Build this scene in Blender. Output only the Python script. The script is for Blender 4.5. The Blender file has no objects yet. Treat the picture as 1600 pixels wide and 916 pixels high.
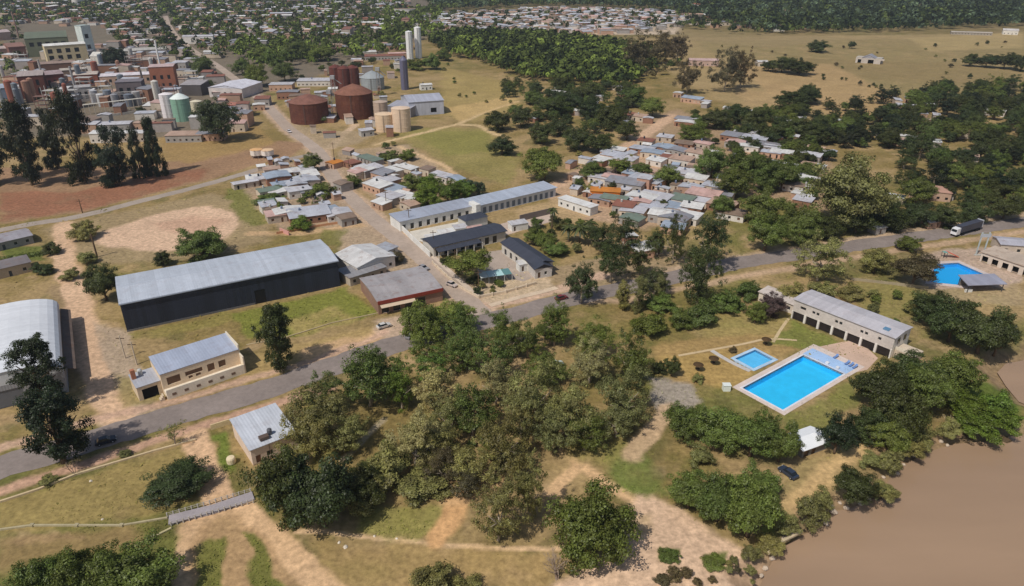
import bpy, math, random
import numpy as np
from mathutils import Vector
R = math.radians
SC = bpy.context.scene
COL = SC.collection
# ------------------------------------------------------------------ camera, sky, sun, exposure
F_PX, CAM_H = 1100.0, 100.0
PITCH = math.atan(540.0 / 1100.0)
cam_data = bpy.data.cameras.new('camera')
cam_data.sensor_width = 36.0
cam_data.lens = 36.0 * F_PX / 1600.0
cam_data.clip_start, cam_data.clip_end = 1.0, 40000.0
cam = bpy.data.objects.new('camera', cam_data)
COL.objects.link(cam)
cam.location = (0, 0, CAM_H)
cam.rotation_euler = (math.pi / 2 - PITCH, 0, 0)
SC.camera = cam
SUN_EL = R(54)
SHADOW = Vector((0.66, 0.75, 0)).normalized()          # where the shadows fall on the ground
world = bpy.data.worlds.new('World')
SC.world = world
world.use_nodes = True
wn = world.node_tree
sky = wn.nodes.new('ShaderNodeTexSky')
sky.sky_type = 'NISHITA'
sky.sun_disc = False
sky.sun_elevation = SUN_EL
sky.sun_rotation = math.atan2(-SHADOW.x, -SHADOW.y)
sky.air_density, sky.dust_density, sky.ozone_density = 1.0, 1.6, 1.0
bg = wn.nodes['Background']
bg.inputs['Strength'].default_value = 0.10
wn.links.new(sky.outputs[0], bg.inputs['Color'])
sun_data = bpy.data.lights.new('sun', 'SUN')
sun_data.energy, sun_data.angle, sun_data.color = 4.0, R(0.53), (1.0, 0.95, 0.87)
sun = bpy.data.objects.new('sun', sun_data)
COL.objects.link(sun)
sd = Vector((SHADOW.x * math.cos(SUN_EL), SHADOW.y * math.cos(SUN_EL), -math.sin(SUN_EL)))
sun.rotation_euler = sd.to_track_quat('-Z', 'Y').to_euler()
sun.location = (-200, -200, 400)
vs = SC.view_settings
vs.view_transform, vs.look, vs.gamma, vs.exposure = 'Standard', 'None', 1.0, -0.34
vs.use_curve_mapping = False
SC.cycles.max_bounces = 5
SC.cycles.transparent_max_bounces = 8
SC.cycles.use_adaptive_sampling = True

# ------------------------------------------------------------------ survey: photo pixel -> place on the ground
CP, SP = math.cos(PITCH), math.sin(PITCH)
def P(x, y, z=0.0):
    u, v = (x - 800) / F_PX, (458 - y) / F_PX
    dx, dy, dz = u, CP + v * SP, -SP + v * CP
    t = (z - CAM_H) / dz
    return Vector((dx * t, dy * t, z))
def Q(p):
    z = p[2] - CAM_H
    dep = p[1] * CP - z * SP
    return 800 + F_PX * p[0] / dep, 458 - F_PX * (p[1] * SP + z * CP) / dep, dep
def C(r, g, b):
    f = lambda c: (c / 255 / 12.92) if c <= 10.3 else ((c / 255 + 0.055) / 1.055) ** 2.4
    return (f(r), f(g), f(b), 1.0)
rng = random.Random(7)
nrs = np.random.RandomState(11)

# ------------------------------------------------------------------ mesh helpers
class MB:
    def __init__(s): s.v, s.f = [], []
    def add(s, vs_, fs):
        n = len(s.v); s.v += [tuple(p) for p in vs_]; s.f += [tuple(i + n for i in f) for f in fs]; return s
    def box(s, x0, x1, y0, y1, z0, z1):
        return s.add([(x0,y0,z0),(x1,y0,z0),(x1,y1,z0),(x0,y1,z0),(x0,y0,z1),(x1,y0,z1),(x1,y1,z1),(x0,y1,z1)],
                     [(3,2,1,0),(4,5,6,7),(0,1,5,4),(1,2,6,5),(2,3,7,6),(3,0,4,7)])
    def prism(s, poly, z0, z1):
        n = len(poly)
        return s.add([(p[0],p[1],z0) for p in poly] + [(p[0],p[1],z1) for p in poly],
                     [tuple(range(n-1,-1,-1)), tuple(range(n,2*n))] + [(i,(i+1)%n,n+(i+1)%n,n+i) for i in range(n)])
    def slab(s, quad, t):                               # a sloping sheet of thickness t, its top through quad
        q = [Vector(p) for p in quad]; n = (q[1]-q[0]).cross(q[-1]-q[0]).normalized()
        b = [p - n * t for p in q]; k = len(q)
        return s.add(b + q, [tuple(range(k-1,-1,-1)), tuple(range(k,2*k))] + [(i,(i+1)%k,k+(i+1)%k,k+i) for i in range(k)])
    def lathe(s, prof, n=20, c=(0,0)):                  # prof: (radius, z) from bottom to top
        k = len(prof); vs_ = []
        for r, z in prof:
            for i in range(n):
                a = 2*math.pi*i/n; vs_.append((c[0]+r*math.cos(a), c[1]+r*math.sin(a), z))
        fs = [(j*n+i, j*n+(i+1)%n, (j+1)*n+(i+1)%n, (j+1)*n+i) for j in range(k-1) for i in range(n)]
        fs += [tuple(range(n-1,-1,-1)), tuple((k-1)*n+i for i in range(n))]
        return s.add(vs_, fs)
    def tube(s, pts, radii, n=6):
        pts = [Vector(p) for p in pts]; vs_ = []
        for i, p in enumerate(pts):
            d = (pts[min(i+1,len(pts)-1)] - pts[max(i-1,0)]).normalized()
            u = d.cross(Vector((0.31,0.77,0.2))).normalized(); w = d.cross(u)
            r = radii[i] if hasattr(radii, '__len__') else radii
            for k in range(n):
                a = 2*math.pi*k/n; vs_.append(p + u*(r*math.cos(a)) + w*(r*math.sin(a)))
        m = len(pts)
        fs = [(j*n+i, j*n+(i+1)%n, (j+1)*n+(i+1)%n, (j+1)*n+i) for j in range(m-1) for i in range(n)]
        fs += [tuple(range(n-1,-1,-1)), tuple((m-1)*n+i for i in range(n))]
        return s.add(vs_, fs)
    def mesh(s, name, smooth=False):
        me = bpy.data.meshes.new(name); me.from_pydata(s.v, [], s.f); me.update()
        if smooth: me.shade_smooth()
        return me
def arr_mesh(name, verts, quads):
    me = bpy.data.meshes.new(name); n, m = len(verts), len(quads); k = quads.shape[1]
    me.vertices.add(n); me.vertices.foreach_set('co', verts.astype(np.float32).ravel())
    me.loops.add(m*k); me.loops.foreach_set('vertex_index', quads.astype(np.int32).ravel())
    me.polygons.add(m); me.polygons.foreach_set('loop_start', np.arange(0, m*k, k, dtype=np.int32))
    me.update(calc_edges=True); return me

# ------------------------------------------------------------------ object helpers
LAB = []                                               # (object, base label) made single at the end
def tag(o, label, cat, group=None, kind=None):
    o['label'] = label; o['category'] = cat
    if group: o['group'] = group
    if kind: o['kind'] = kind
    LAB.append(o); return o
def thing(name, label, cat, loc=(0,0,0), rz=0.0, group=None):
    o = bpy.data.objects.new(name, None); COL.objects.link(o)
    o.location = loc; o.rotation_euler = (0,0,rz); o.empty_display_size = 0.5
    return tag(o, label, cat, group)
def obj(name, mb, mat, parent=None, color=None, smooth=False):
    me = mb.mesh(name, smooth) if isinstance(mb, MB) else mb
    if mat and not me.materials: me.materials.append(mat)
    o = bpy.data.objects.new(name, me); COL.objects.link(o)
    if parent: o.parent = parent
    if color: o.color = color
    return o
def struct(name, mb, mat, color=None):
    o = obj(name, mb, mat, None, color); o['kind'] = 'structure'; return o

# ------------------------------------------------------------------ materials
MATS = {}
def mat(name, base=None, rough=0.9, spec=0.2, noise=0.0, nscale=1.0, noise2=0.0, n2scale=8.0, bump=0.0, metal=0.0, stripes=None, rust=0.0, panels=0.0):
    """base None: the object's own colour. noise / noise2: light-dark variation, stripes: (axis, period) corrugation bump"""
    if name in MATS: return MATS[name]
    m = bpy.data.materials.new(name); m.use_nodes = True; MATS[name] = m
    t = m.node_tree; N, Lk = t.nodes, t.links; b = N['Principled BSDF']
    b.inputs['Roughness'].default_value = rough; b.inputs['Specular IOR Level'].default_value = spec; b.inputs['Metallic'].default_value = metal
    tc = N.new('ShaderNodeTexCoord'); oi = N.new('ShaderNodeObjectInfo')
    if base is None: cs = oi.outputs['Color']
    else:
        rgb = N.new('ShaderNodeRGB'); rgb.outputs[0].default_value = base; cs = rgb.outputs[0]
    off = N.new('ShaderNodeVectorMath'); off.operation = 'ADD'
    rv = N.new('ShaderNodeMath'); rv.operation = 'MULTIPLY'; rv.inputs[1].default_value = 57.0
    Lk.new(oi.outputs['Random'], rv.inputs[0]); Lk.new(tc.outputs['Object'], off.inputs[0]); Lk.new(rv.outputs[0], off.inputs[1])
    vec = off.outputs[0]
    def vary(cs, amount, scale, detail=4.0, tint=None):
        nz = N.new('ShaderNodeTexNoise'); nz.inputs['Scale'].default_value = scale; nz.inputs['Detail'].default_value = detail; nz.inputs['Roughness'].default_value = 0.65
        Lk.new(vec, nz.inputs['Vector'])
        mr = N.new('ShaderNodeMapRange'); mr.inputs['From Min'].default_value = 0.28; mr.inputs['From Max'].default_value = 0.72
        mr.inputs['To Min'].default_value = 1 - amount; mr.inputs['To Max'].default_value = 1 + amount * 0.7
        Lk.new(nz.outputs['Fac'], mr.inputs['Value'])
        mx = N.new('ShaderNodeVectorMath'); mx.operation = 'SCALE'
        Lk.new(cs, mx.inputs[0]); Lk.new(mr.outputs[0], mx.inputs['Scale']); return mx.outputs[0], nz
    if noise: cs, _ = vary(cs, noise, nscale)
    if noise2: cs, _ = vary(cs, noise2, n2scale)
    if panels:
        sp = N.new('ShaderNodeVectorMath'); sp.operation = 'SNAP'; sp.inputs[1].default_value = (1.05, 400.0, 400.0) if panels > 0 else (400.0, 1.05, 400.0)
        wn_ = N.new('ShaderNodeTexWhiteNoise'); Lk.new(vec, sp.inputs[0]); Lk.new(sp.outputs[0], wn_.inputs['Vector'])
        mr = N.new('ShaderNodeMapRange'); mr.inputs['To Min'].default_value = 1 - abs(panels); mr.inputs['To Max'].default_value = 1.0
        Lk.new(wn_.outputs['Value'], mr.inputs['Value'])
        mx = N.new('ShaderNodeVectorMath'); mx.operation = 'SCALE'; Lk.new(cs, mx.inputs[0]); Lk.new(mr.outputs[0], mx.inputs['Scale']); cs = mx.outputs[0]
    if rust:
        nz = N.new('ShaderNodeTexNoise'); nz.inputs['Scale'].default_value = 0.35; nz.inputs['Detail'].default_value = 6; nz.inputs['Roughness'].default_value = 0.7
        Lk.new(vec, nz.inputs['Vector'])
        mr = N.new('ShaderNodeMapRange'); mr.inputs['From Min'].default_value = 0.52; mr.inputs['From Max'].default_value = 0.68; mr.inputs['To Max'].default_value = rust
        Lk.new(nz.outputs['Fac'], mr.inputs['Value'])
        mx = N.new('ShaderNodeMix'); mx.data_type = 'RGBA'; Lk.new(mr.outputs[0], mx.inputs['Factor']); Lk.new(cs, mx.inputs['A']); mx.inputs['B'].default_value = C(122, 84, 62); cs = mx.outputs['Result']
    Lk.new(cs, b.inputs['Base Color'])
    if bump or stripes:
        bp = N.new('ShaderNodeBump'); bp.inputs['Strength'].default_value = 0.5
        if stripes:
            wv = N.new('ShaderNodeTexWave'); wv.bands_direction = stripes[0]; wv.inputs['Scale'].default_value = 0.314 / stripes[1]
            Lk.new(tc.outputs['Object'], wv.inputs['Vector']); Lk.new(wv.outputs['Fac'], bp.inputs['Height']); bp.inputs['Distance'].default_value = 0.04
        else:
            nz = N.new('ShaderNodeTexNoise'); nz.inputs['Scale'].default_value = 3; Lk.new(vec, nz.inputs['Vector']); Lk.new(nz.outputs['Fac'], bp.inputs['Height']); bp.inputs['Distance'].default_value = bump
        Lk.new(bp.outputs[0], b.inputs['Normal'])
    return m
M_ROOFX = mat('roof_metal_x', None, 0.55, 0.35, 0.16, 0.12, 0.10, 1.5, stripes=('X', 0.5), rust=0.45, panels=0.12)
M_ROOFY = mat('roof_metal_y', None, 0.55, 0.35, 0.16, 0.12, 0.10, 1.5, stripes=('Y', 0.5), rust=0.45, panels=-0.12)
M_CLEANX = mat('roof_sheet', None, 0.5, 0.4, 0.12, 0.09, 0.07, 1.2, stripes=('X', 0.7), rust=0.16, panels=0.14)
M_WALL = mat('plaster', None, 0.92, 0.15, 0.14, 0.25, 0.10, 2.0)
M_CLAD = mat('wall_sheet', None, 0.6, 0.3, 0.12, 0.1, 0.06, 1.0, stripes=('X', 0.6), panels=0.12)
M_DARK = mat('dark_opening', C(30, 29, 30), 0.8, 0.1, 0.3, 0.5)
M_GLASS = mat('window_glass', C(38, 44, 50), 0.12, 0.5, 0.3, 0.6)
M_PAINT = mat('paint', None, 0.5, 0.35, 0.06, 0.6)
M_RUST = mat('rusted_steel', None, 0.85, 0.2, 0.28, 0.25, 0.2, 1.4, rust=0.5)
M_CONC = mat('concrete', None, 0.9, 0.2, 0.16, 0.2, 0.12, 2.5)
M_ASPH = mat('asphalt', C(142, 130, 123), 0.9, 0.2, 0.2, 0.09, 0.16, 0.8, rust=0.0)
M_AVEN = mat('avenue_paving', C(178, 160, 145), 0.92, 0.15, 0.14, 0.07, 0.14, 0.7)
M_DIRT = mat('dirt', None, 0.95, 0.1, 0.14, 0.1, 0.12, 1.0)
M_WOOD = mat('weathered_wood', C(88, 72, 58), 0.9, 0.15, 0.2, 1.0)
M_BARK = mat('bark', C(104, 88, 72), 0.95, 0.1, 0.25, 1.5)
M_BARKP = mat('pale_bark', C(172, 158, 140), 0.9, 0.1, 0.25, 1.5)
M_RUBBER = mat('rubber', C(28, 28, 28), 0.8, 0.2)
M_STONE = mat('stone', None, 0.92, 0.15, 0.2, 0.8)
def leaf_mat():
    m = bpy.data.materials.new('leaves'); m.use_nodes = True
    t = m.node_tree; N, Lk = t.nodes, t.links
    for n in list(N):
        if n.type != 'OUTPUT_MATERIAL': N.remove(n)
    out = [n for n in N if n.type == 'OUTPUT_MATERIAL'][0]
    oi = N.new('ShaderNodeObjectInfo'); geo = N.new('ShaderNodeNewGeometry'); tc = N.new('ShaderNodeTexCoord')
    ad = N.new('ShaderNodeVectorMath'); ad.operation = 'ADD'; Lk.new(tc.outputs['Object'], ad.inputs[0])
    rm = N.new('ShaderNodeMath'); rm.operation = 'MULTIPLY'; rm.inputs[1].default_value = 31.0; Lk.new(oi.outputs['Random'], rm.inputs[0]); Lk.new(rm.outputs[0], ad.inputs[1])
    nz = N.new('ShaderNodeTexNoise'); nz.inputs['Scale'].default_value = 2.2; nz.inputs['Detail'].default_value = 2; Lk.new(ad.outputs[0], nz.inputs['Vector'])
    mr = N.new('ShaderNodeMapRange'); mr.inputs['From Min'].default_value = 0.3; mr.inputs['From Max'].default_value = 0.7; mr.inputs['To Min'].default_value = 0.66; mr.inputs['To Max'].default_value = 1.3
    Lk.new(nz.outputs['Fac'], mr.inputs['Value'])
    mr2 = N.new('ShaderNodeMapRange'); mr2.inputs['To Min'].default_value = 0.6; mr2.inputs['To Max'].default_value = 1.4; Lk.new(geo.outputs['Random Per Island'], mr2.inputs['Value'])
    mu = N.new('ShaderNodeMath'); mu.operation = 'MULTIPLY'; Lk.new(mr.outputs[0], mu.inputs[0]); Lk.new(mr2.outputs[0], mu.inputs[1])
    hs = N.new('ShaderNodeHueSaturation'); Lk.new(oi.outputs['Color'], hs.inputs['Color']); Lk.new(mu.outputs[0], hs.inputs['Value'])
    mr3 = N.new('ShaderNodeMapRange'); mr3.inputs['To Min'].default_value = 0.475; mr3.inputs['To Max'].default_value = 0.515; Lk.new(nz.outputs['Fac'], mr3.inputs['Value']); Lk.new(mr3.outputs[0], hs.inputs['Hue'])
    d = N.new('ShaderNodeBsdfDiffuse'); tr = N.new('ShaderNodeBsdfTranslucent'); g = N.new('ShaderNodeBsdfGlossy'); g.inputs['Roughness'].default_value = 0.5
    for s in (d, tr): Lk.new(hs.outputs[0], s.inputs['Color'])
    mx = N.new('ShaderNodeMixShader'); mx.inputs[0].default_value = 0.36; Lk.new(d.outputs[0], mx.inputs[1]); Lk.new(tr.outputs[0], mx.inputs[2])
    mg = N.new('ShaderNodeMixShader'); mg.inputs[0].default_value = 0.03; Lk.new(mx.outputs[0], mg.inputs[1]); Lk.new(g.outputs[0], mg.inputs[2])
    Lk.new(mg.outputs[0], out.inputs['Surface']); return m
M_LEAF = leaf_mat()
def attr_mat(name, rough=0.95, fine=0.16, fscale=1.2, big=0.12, bscale=0.05):
    """colour from the mesh's own colour attribute, varied by noise"""
    m = bpy.data.materials.new(name); m.use_nodes = True
    t = m.node_tree; N, Lk = t.nodes, t.links; b = N['Principled BSDF']; b.inputs['Roughness'].default_value = rough; b.inputs['Specular IOR Level'].default_value = 0.1
    at = N.new('ShaderNodeAttribute'); at.attribute_name = 'Col'; tc = N.new('ShaderNodeTexCoord'); cs = at.outputs['Color']
    for amt, sc, det in ((fine, fscale, 5), (big, bscale, 4), (0.16, 0.3, 5)):
        nz = N.new('ShaderNodeTexNoise'); nz.inputs['Scale'].default_value = sc; nz.inputs['Detail'].default_value = det; nz.inputs['Roughness'].default_value = 0.7; Lk.new(tc.outputs['Object'], nz.inputs['Vector'])
        mr = N.new('ShaderNodeMapRange'); mr.inputs['From Min'].default_value = 0.25; mr.inputs['From Max'].default_value = 0.75; mr.inputs['To Min'].default_value = 1 - amt; mr.inputs['To Max'].default_value = 1 + amt
        Lk.new(nz.outputs['Fac'], mr.inputs['Value'])
        mx = N.new('ShaderNodeVectorMath'); mx.operation = 'SCALE'; Lk.new(cs, mx.inputs[0]); Lk.new(mr.outputs[0], mx.inputs['Scale']); cs = mx.outputs[0]
    Lk.new(cs, b.inputs['Base Color']); return m
M_GROUND = attr_mat('ground_soil_and_grass', 0.95, 0.40, 0.8, 0.16, 0.05)
M_TINT = attr_mat('painted_mass', 0.9, 0.12, 0.5)
def water_mat(name, base, rough, bscale, bdist):
    m = bpy.data.materials.new(name); m.use_nodes = True; t = m.node_tree; N, Lk = t.nodes, t.links; b = N['Principled BSDF']
    b.inputs['Base Color'].default_value = base; b.inputs['Roughness'].default_value = rough; b.inputs['IOR'].default_value = 1.33
    tc = N.new('ShaderNodeTexCoord'); nz = N.new('ShaderNodeTexNoise'); nz.inputs['Scale'].default_value = bscale; nz.inputs['Detail'].default_value = 4; Lk.new(tc.outputs['Object'], nz.inputs['Vector'])
    bp = N.new('ShaderNodeBump'); bp.inputs['Strength'].default_value = 0.4; bp.inputs['Distance'].default_value = bdist; Lk.new(nz.outputs['Fac'], bp.inputs['Height']); Lk.new(bp.outputs[0], b.inputs['Normal'])
    n2 = N.new('ShaderNodeTexNoise'); n2.inputs['Scale'].default_value = 0.03; n2.inputs['Detail'].default_value = 6; mp = N.new('ShaderNodeMapping'); mp.inputs['Rotation'].default_value = (0,0,R(-32)); mp.inputs['Scale'].default_value = (0.35, 1.8, 1); Lk.new(tc.outputs['Object'], mp.inputs['Vector']); Lk.new(mp.outputs[0], n2.inputs['Vector'])
    mr = N.new('ShaderNodeMapRange'); mr.inputs['From Min'].default_value = 0.3; mr.inputs['From Max'].default_value = 0.7; mr.inputs['To Min'].default_value = 0.86; mr.inputs['To Max'].default_value = 1.12; Lk.new(n2.outputs['Fac'], mr.inputs['Value'])
    sc = N.new('ShaderNodeVectorMath'); sc.operation = 'SCALE'; sc.inputs[0].default_value = base[:3]; Lk.new(mr.outputs[0], sc.inputs['Scale']); Lk.new(sc.outputs[0], b.inputs['Base Color'])
    return m
M_RIVER = water_mat('muddy_water', C(160, 133, 108), 0.2, 0.6, 0.06)
def poolwater_mat():
    m = bpy.data.materials.new('pool_water'); m.use_nodes = True; t = m.node_tree; N, Lk = t.nodes, t.links
    for n in list(N):
        if n.type != 'OUTPUT_MATERIAL': N.remove(n)
    out = [n for n in N if n.type == 'OUTPUT_MATERIAL'][0]
    tr = N.new('ShaderNodeBsdfTransparent'); tr.inputs['Color'].default_value = (0.86, 0.98, 1.0, 1)
    gl = N.new('ShaderNodeBsdfGlossy'); gl.inputs['Roughness'].default_value = 0.08
    fr = N.new('ShaderNodeFresnel'); fr.inputs['IOR'].default_value = 1.33
    tc = N.new('ShaderNodeTexCoord'); nz = N.new('ShaderNodeTexNoise'); nz.inputs['Scale'].default_value = 1.4; Lk.new(tc.outputs['Object'], nz.inputs['Vector'])
    bp = N.new('ShaderNodeBump'); bp.inputs['Strength'].default_value = 0.3; bp.inputs['Distance'].default_value = 0.05; Lk.new(nz.outputs['Fac'], bp.inputs['Height'])
    Lk.new(bp.outputs[0], gl.inputs['Normal']); Lk.new(bp.outputs[0], fr.inputs['Normal'])
    mx = N.new('ShaderNodeMixShader'); Lk.new(fr.outputs[0], mx.inputs[0]); Lk.new(tr.outputs[0], mx.inputs[1]); Lk.new(gl.outputs[0], mx.inputs[2]); Lk.new(mx.outputs[0], out.inputs['Surface'])
    return m
M_POOLW = poolwater_mat()

# ------------------------------------------------------------------ numpy noise and polygons
def vnoise(x, y, scale, seed, octaves=4):
    tot = np.zeros_like(x); amp, norm = 1.0, 0.0
    for o in range(octaves):
        rs = np.random.RandomState(seed + o); tb = rs.rand(256, 256)
        fx, fy = x / scale, y / scale
        ix, iy = np.floor(fx).astype(int), np.floor(fy).astype(int); tx, ty = fx - ix, fy - iy
        tx, ty = tx*tx*(3-2*tx), ty*ty*(3-2*ty)
        g = lambda a, b: tb[a % 256, b % 256]
        tot += amp * ((g(ix,iy)*(1-tx) + g(ix+1,iy)*tx)*(1-ty) + (g(ix,iy+1)*(1-tx) + g(ix+1,iy+1)*tx)*ty)
        norm += amp; amp *= 0.55; scale *= 0.5
    return tot / norm
def inpoly(x, y, poly):
    ins = np.zeros(x.shape, bool); n = len(poly)
    for i in range(n):
        x0, y0 = poly[i][:2]; x1, y1 = poly[(i+1) % n][:2]
        if y0 == y1: continue
        c = ((y0 > y) != (y1 > y)) & (x < (x1-x0)*(y-y0)/(y1-y0)+x0); ins ^= c
    return ins
def pdist(x, y, poly, closed=True):
    d = np.full(x.shape, 1e9); n = len(poly)
    for i in range(n if closed else n-1):
        x0, y0 = poly[i][:2]; x1, y1 = poly[(i+1) % n][:2]; dx, dy = x1-x0, y1-y0
        t = np.clip(((x-x0)*dx+(y-y0)*dy)/max(dx*dx+dy*dy, 1e-9), 0, 1)
        d = np.minimum(d, np.hypot(x-x0-t*dx, y-y0-t*dy))
    return d
def sstep(a, b, v):
    t = np.clip((v-a)/(b-a), 0, 1); return t*t*(3-2*t)
def poly_px(pts, z=0.0): return [P(x, y, z) for x, y in pts]

# ------------------------------------------------------------------ river outline (metres), used by ground and water
WATER_Z = -2.0
SHORE = [(1150,1010),(1178,935),(1192,905),(1205,880),(1222,856),(1250,838),(1285,822),(1300,800),(1330,794),(1372,776),(1392,745),(1420,722),(1450,706),(1490,694),(1540,690),(1580,682),(1612,676),(1634,660),(1622,640),(1592,628),(1572,604),(1558,582),(1572,568),(1640,556),(1760,540)]
RIVER = poly_px(SHORE, WATER_Z) + [Vector((420,120,0)), Vector((420,-300,0)), Vector((-20,-300,0)), Vector((10,40,0))]
MAIN_POOL = poly_px([(1158,607),(1225,641),(1318,584),(1256,556)])
KID_POOL = poly_px([(1148,560),(1178,577),(1208,561),(1180,548)])
FAR_POOL = poly_px([(1452,441),(1510,447),(1540,430),(1497,411),(1462,413)])
def rect_fit(poly):
    """turn four surveyed corners into a true rectangle: origin, u axis (long), length, width"""
    a, b, c, d = poly; o = (a+b+c+d)/4
    u = ((c-b)+(d-a)); u.z = 0; L = u.length/2; u.normalize(); v = Vector((-u.y, u.x, 0))
    W = abs(((a-b)+(d-c)).dot(v))/2
    return o, u, v, L, W
def rect_poly(o, u, v, L, W): return [o-u*L/2+v*W/2, o-u*L/2-v*W/2, o+u*L/2-v*W/2, o+u*L/2+v*W/2]
MP = rect_fit(MAIN_POOL); KP = rect_fit(KID_POOL)
MAIN_POOL = rect_poly(*MP); KID_POOL = rect_poly(*KP)

AVENUE_PX = [(752,492),(735,474),(700,440),(660,404),(620,371),(582,341),(555,315),(530,290),(512,262),(500,240),(480,222),(450,200),(420,168),(395,145)]
# ------------------------------------------------------------------ ground: one sheet to the horizon, coloured by what grows or lies there
def build_ground():
    ys = [-400,-250,-120,-40,10,40,58]
    y = 70.0
    while y < 1750: ys.append(y); y += max(0.42, y*0.0062)
    while y < 16000: ys.append(y); y *= 1.12
    ys = np.array(ys)
    us = np.concatenate([[-9,-6,-4,-2.6,-1.9,-1.5,-1.25], np.arange(-1.1, 1.1001, 0.0036), [1.25,1.5,1.9,2.6,4,6,9]])
    Y = np.repeat(ys[:,None], len(us), 1); X = us[None,:]*np.maximum(ys, 62)[:,None]
    X, Y = X.ravel(), Y.ravel(); Z = np.zeros_like(X)
    nr, nc = len(ys), len(us)
    # noise fields
    n1 = vnoise(X, Y, 28, 1, 5); n2 = vnoise(X, Y, 7, 20, 4); n3 = vnoise(X, Y, 90, 40, 4)
    straw, olive, green = (np.array(C(*c)[:3]) for c in ((160,136,96),(134,116,72),(102,106,52)))
    w = np.clip((n1-0.5)*3.4+0.5+(n2-0.5)*2.0, 0, 1)[:,None]; w2 = np.clip((n3-0.5)*4+(n2-0.5)*2.2, 0, 1)[:,None]
    col = straw*(1-w)+olive*w; gz = 0.7-0.35*sstep(200, 340, Y)[:,None]; col = col*(1-w2*gz)+green*w2*gz
    bare = sstep(0.66, 0.74, vnoise(X, Y, 9, 130, 4))*(Y < 420)*0.55; col = col*(1-bare[:,None])+np.array(C(178,150,114)[:3])*bare[:,None]
    dk = sstep(0.62, 0.72, vnoise(X, Y, 13, 150, 4))*0.5*(Y < 900); col = col*(1-dk[:,None])+np.array(C(92,92,52)[:3])*dk[:,None]
    # far country turns darker with distance
    far = sstep(700, 1300, Y)[:,None]; col = col*(1-far*0.65)+np.array(C(92,88,62)[:3])*far*0.65
    jx = (vnoise(X, Y, 6, 60, 3)-0.5)*5; jy = (vnoise(X, Y, 6, 80, 3)-0.5)*5
    def region(px, rgb, soft=1.2, amount=1.0, jitter=1.0, patch=0.0):
        nonlocal col
        poly = poly_px(px); x0, x1 = min(p.x for p in poly)-8, max(p.x for p in poly)+8; y0, y1 = min(p.y for p in poly)-8, max(p.y for p in poly)+8
        idx = np.nonzero((X > x0)&(X < x1)&(Y > y0)&(Y < y1))[0]
        if not len(idx): return
        xx, yy = X[idx]+jx[idx]*jitter, Y[idx]+jy[idx]*jitter
        s = pdist(xx, yy, poly)*np.where(inpoly(xx, yy, poly), 1, -1); soft = soft*0.6
        a = sstep(-soft, soft, s+(n2[idx]-0.5)*soft*1.6)*amount
        if patch: a = a*np.clip(1-patch+patch*2.2*(n2[idx]-0.28)*2, 0, 1)
        g_ = sum(rgb)/3; rgb = tuple(c*0.95+g_*0.05 for c in rgb); a = a[:,None]; col[idx] = col[idx]*(1-a)+np.array(C(*rgb)[:3])*a*(0.90+0.2*n2[idx][:,None]) 
    def track(px, wid, rgb, soft=0.9, amount=1.0, jitter=0.5, patch=0.0):
        nonlocal col
        poly = poly_px(px); x0, x1 = min(p.x for p in poly)-wid-5, max(p.x for p in poly)+wid+5; y0, y1 = min(p.y for p in poly)-wid-5, max(p.y for p in poly)+wid+5
        idx = np.nonzero((X > x0)&(X < x1)&(Y > y0)&(Y < y1))[0]
        if not len(idx): return
        xx, yy = X[idx]+jx[idx]*jitter, Y[idx]+jy[idx]*jitter
        soft = soft*0.7; a = sstep(-soft, soft, wid/2-pdist(xx, yy, poly, False)+(n2[idx]-0.5)*soft*2)*amount
        if patch: a = a*np.clip(1-patch+patch*2.2*(n2[idx]-0.28)*2, 0, 1)
        a = a[:,None]; col[idx] = col[idx]*(1-a)+np.array(C(*rgb)[:3])*a
    track(AVENUE_PX, 11.5, (194,166,142), 2.2, 0.85)
    D1, D2, D3 = (202,168,134), (186,152,118), (172,140,104)
    region([(0,0),(700,0),(690,50),(560,100),(400,150),(380,215),(0,215)], (116,106,94), 12, 0.85)          # town and works
    region([(700,30),(1070,30),(1060,54),(690,56)], (196,176,152), 6, 0.9)                                   # pale district
    region([(1000,60),(1600,52),(1600,135),(1420,150),(1240,190),(1130,160),(1040,110)], (166,142,100), 8, 0.75, patch=0.3)
    region([(1080,64),(1600,60),(1600,140),(1400,150),(1200,130)], (132,118,76), 10, 0.6, patch=1.0)
    track([(1150,70),(1300,100),(1420,122),(1600,140)], 4, (120,106,66), 3, 0.7)
    track([(1060,62),(1300,75),(1480,80),(1600,86)], 3, (126,112,72), 3, 0.6)
    region([(1420,60),(1600,50),(1600,75),(1450,80)], (176,152,104), 8, 0.6)
    region([(1250,90),(1500,100),(1600,120),(1590,135),(1300,120)], (140,120,80), 10, 0.7, patch=0.5)
    region([(690,105),(800,130),(815,170),(740,190),(690,180)], (164,142,88), 5, 0.8)
    region([(600,200),(760,200),(810,250),(800,290),(700,260)], (146,134,78), 4, 0.8)
    region([(640,205),(760,205),(780,235),(700,245)], (132,128,66), 5, 0.7)
    region([(0,262),(150,262),(300,250),(440,220),(480,225),(465,240),(310,285),(125,332),(0,350)], (156,122,94), 3, 0.9)
    region([(0,300),(120,300),(230,275),(330,262),(310,282),(160,322),(60,340),(0,345)], (146,98,74), 3, 0.85, patch=0.4)
    region([(250,215),(400,195),(430,225),(300,255),(250,250)], (160,130,82), 4, 0.8)
    region([(60,360),(330,300),(420,330),(420,380),(260,410),(140,410)], (160,138,104), 4, 0.8)
    region([(140,372),(210,345),(270,328),(330,322),(368,335),(372,355),(340,380),(250,392),(170,388)], (206,172,142), 2.5, 1.0)
    region([(230,350),(300,338),(350,345),(340,362),(270,362)], (190,150,124), 4, 0.6)
    region([(350,295),(385,290),(420,350),(395,356),(370,335)], (120,118,62), 2, 0.9)
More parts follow.
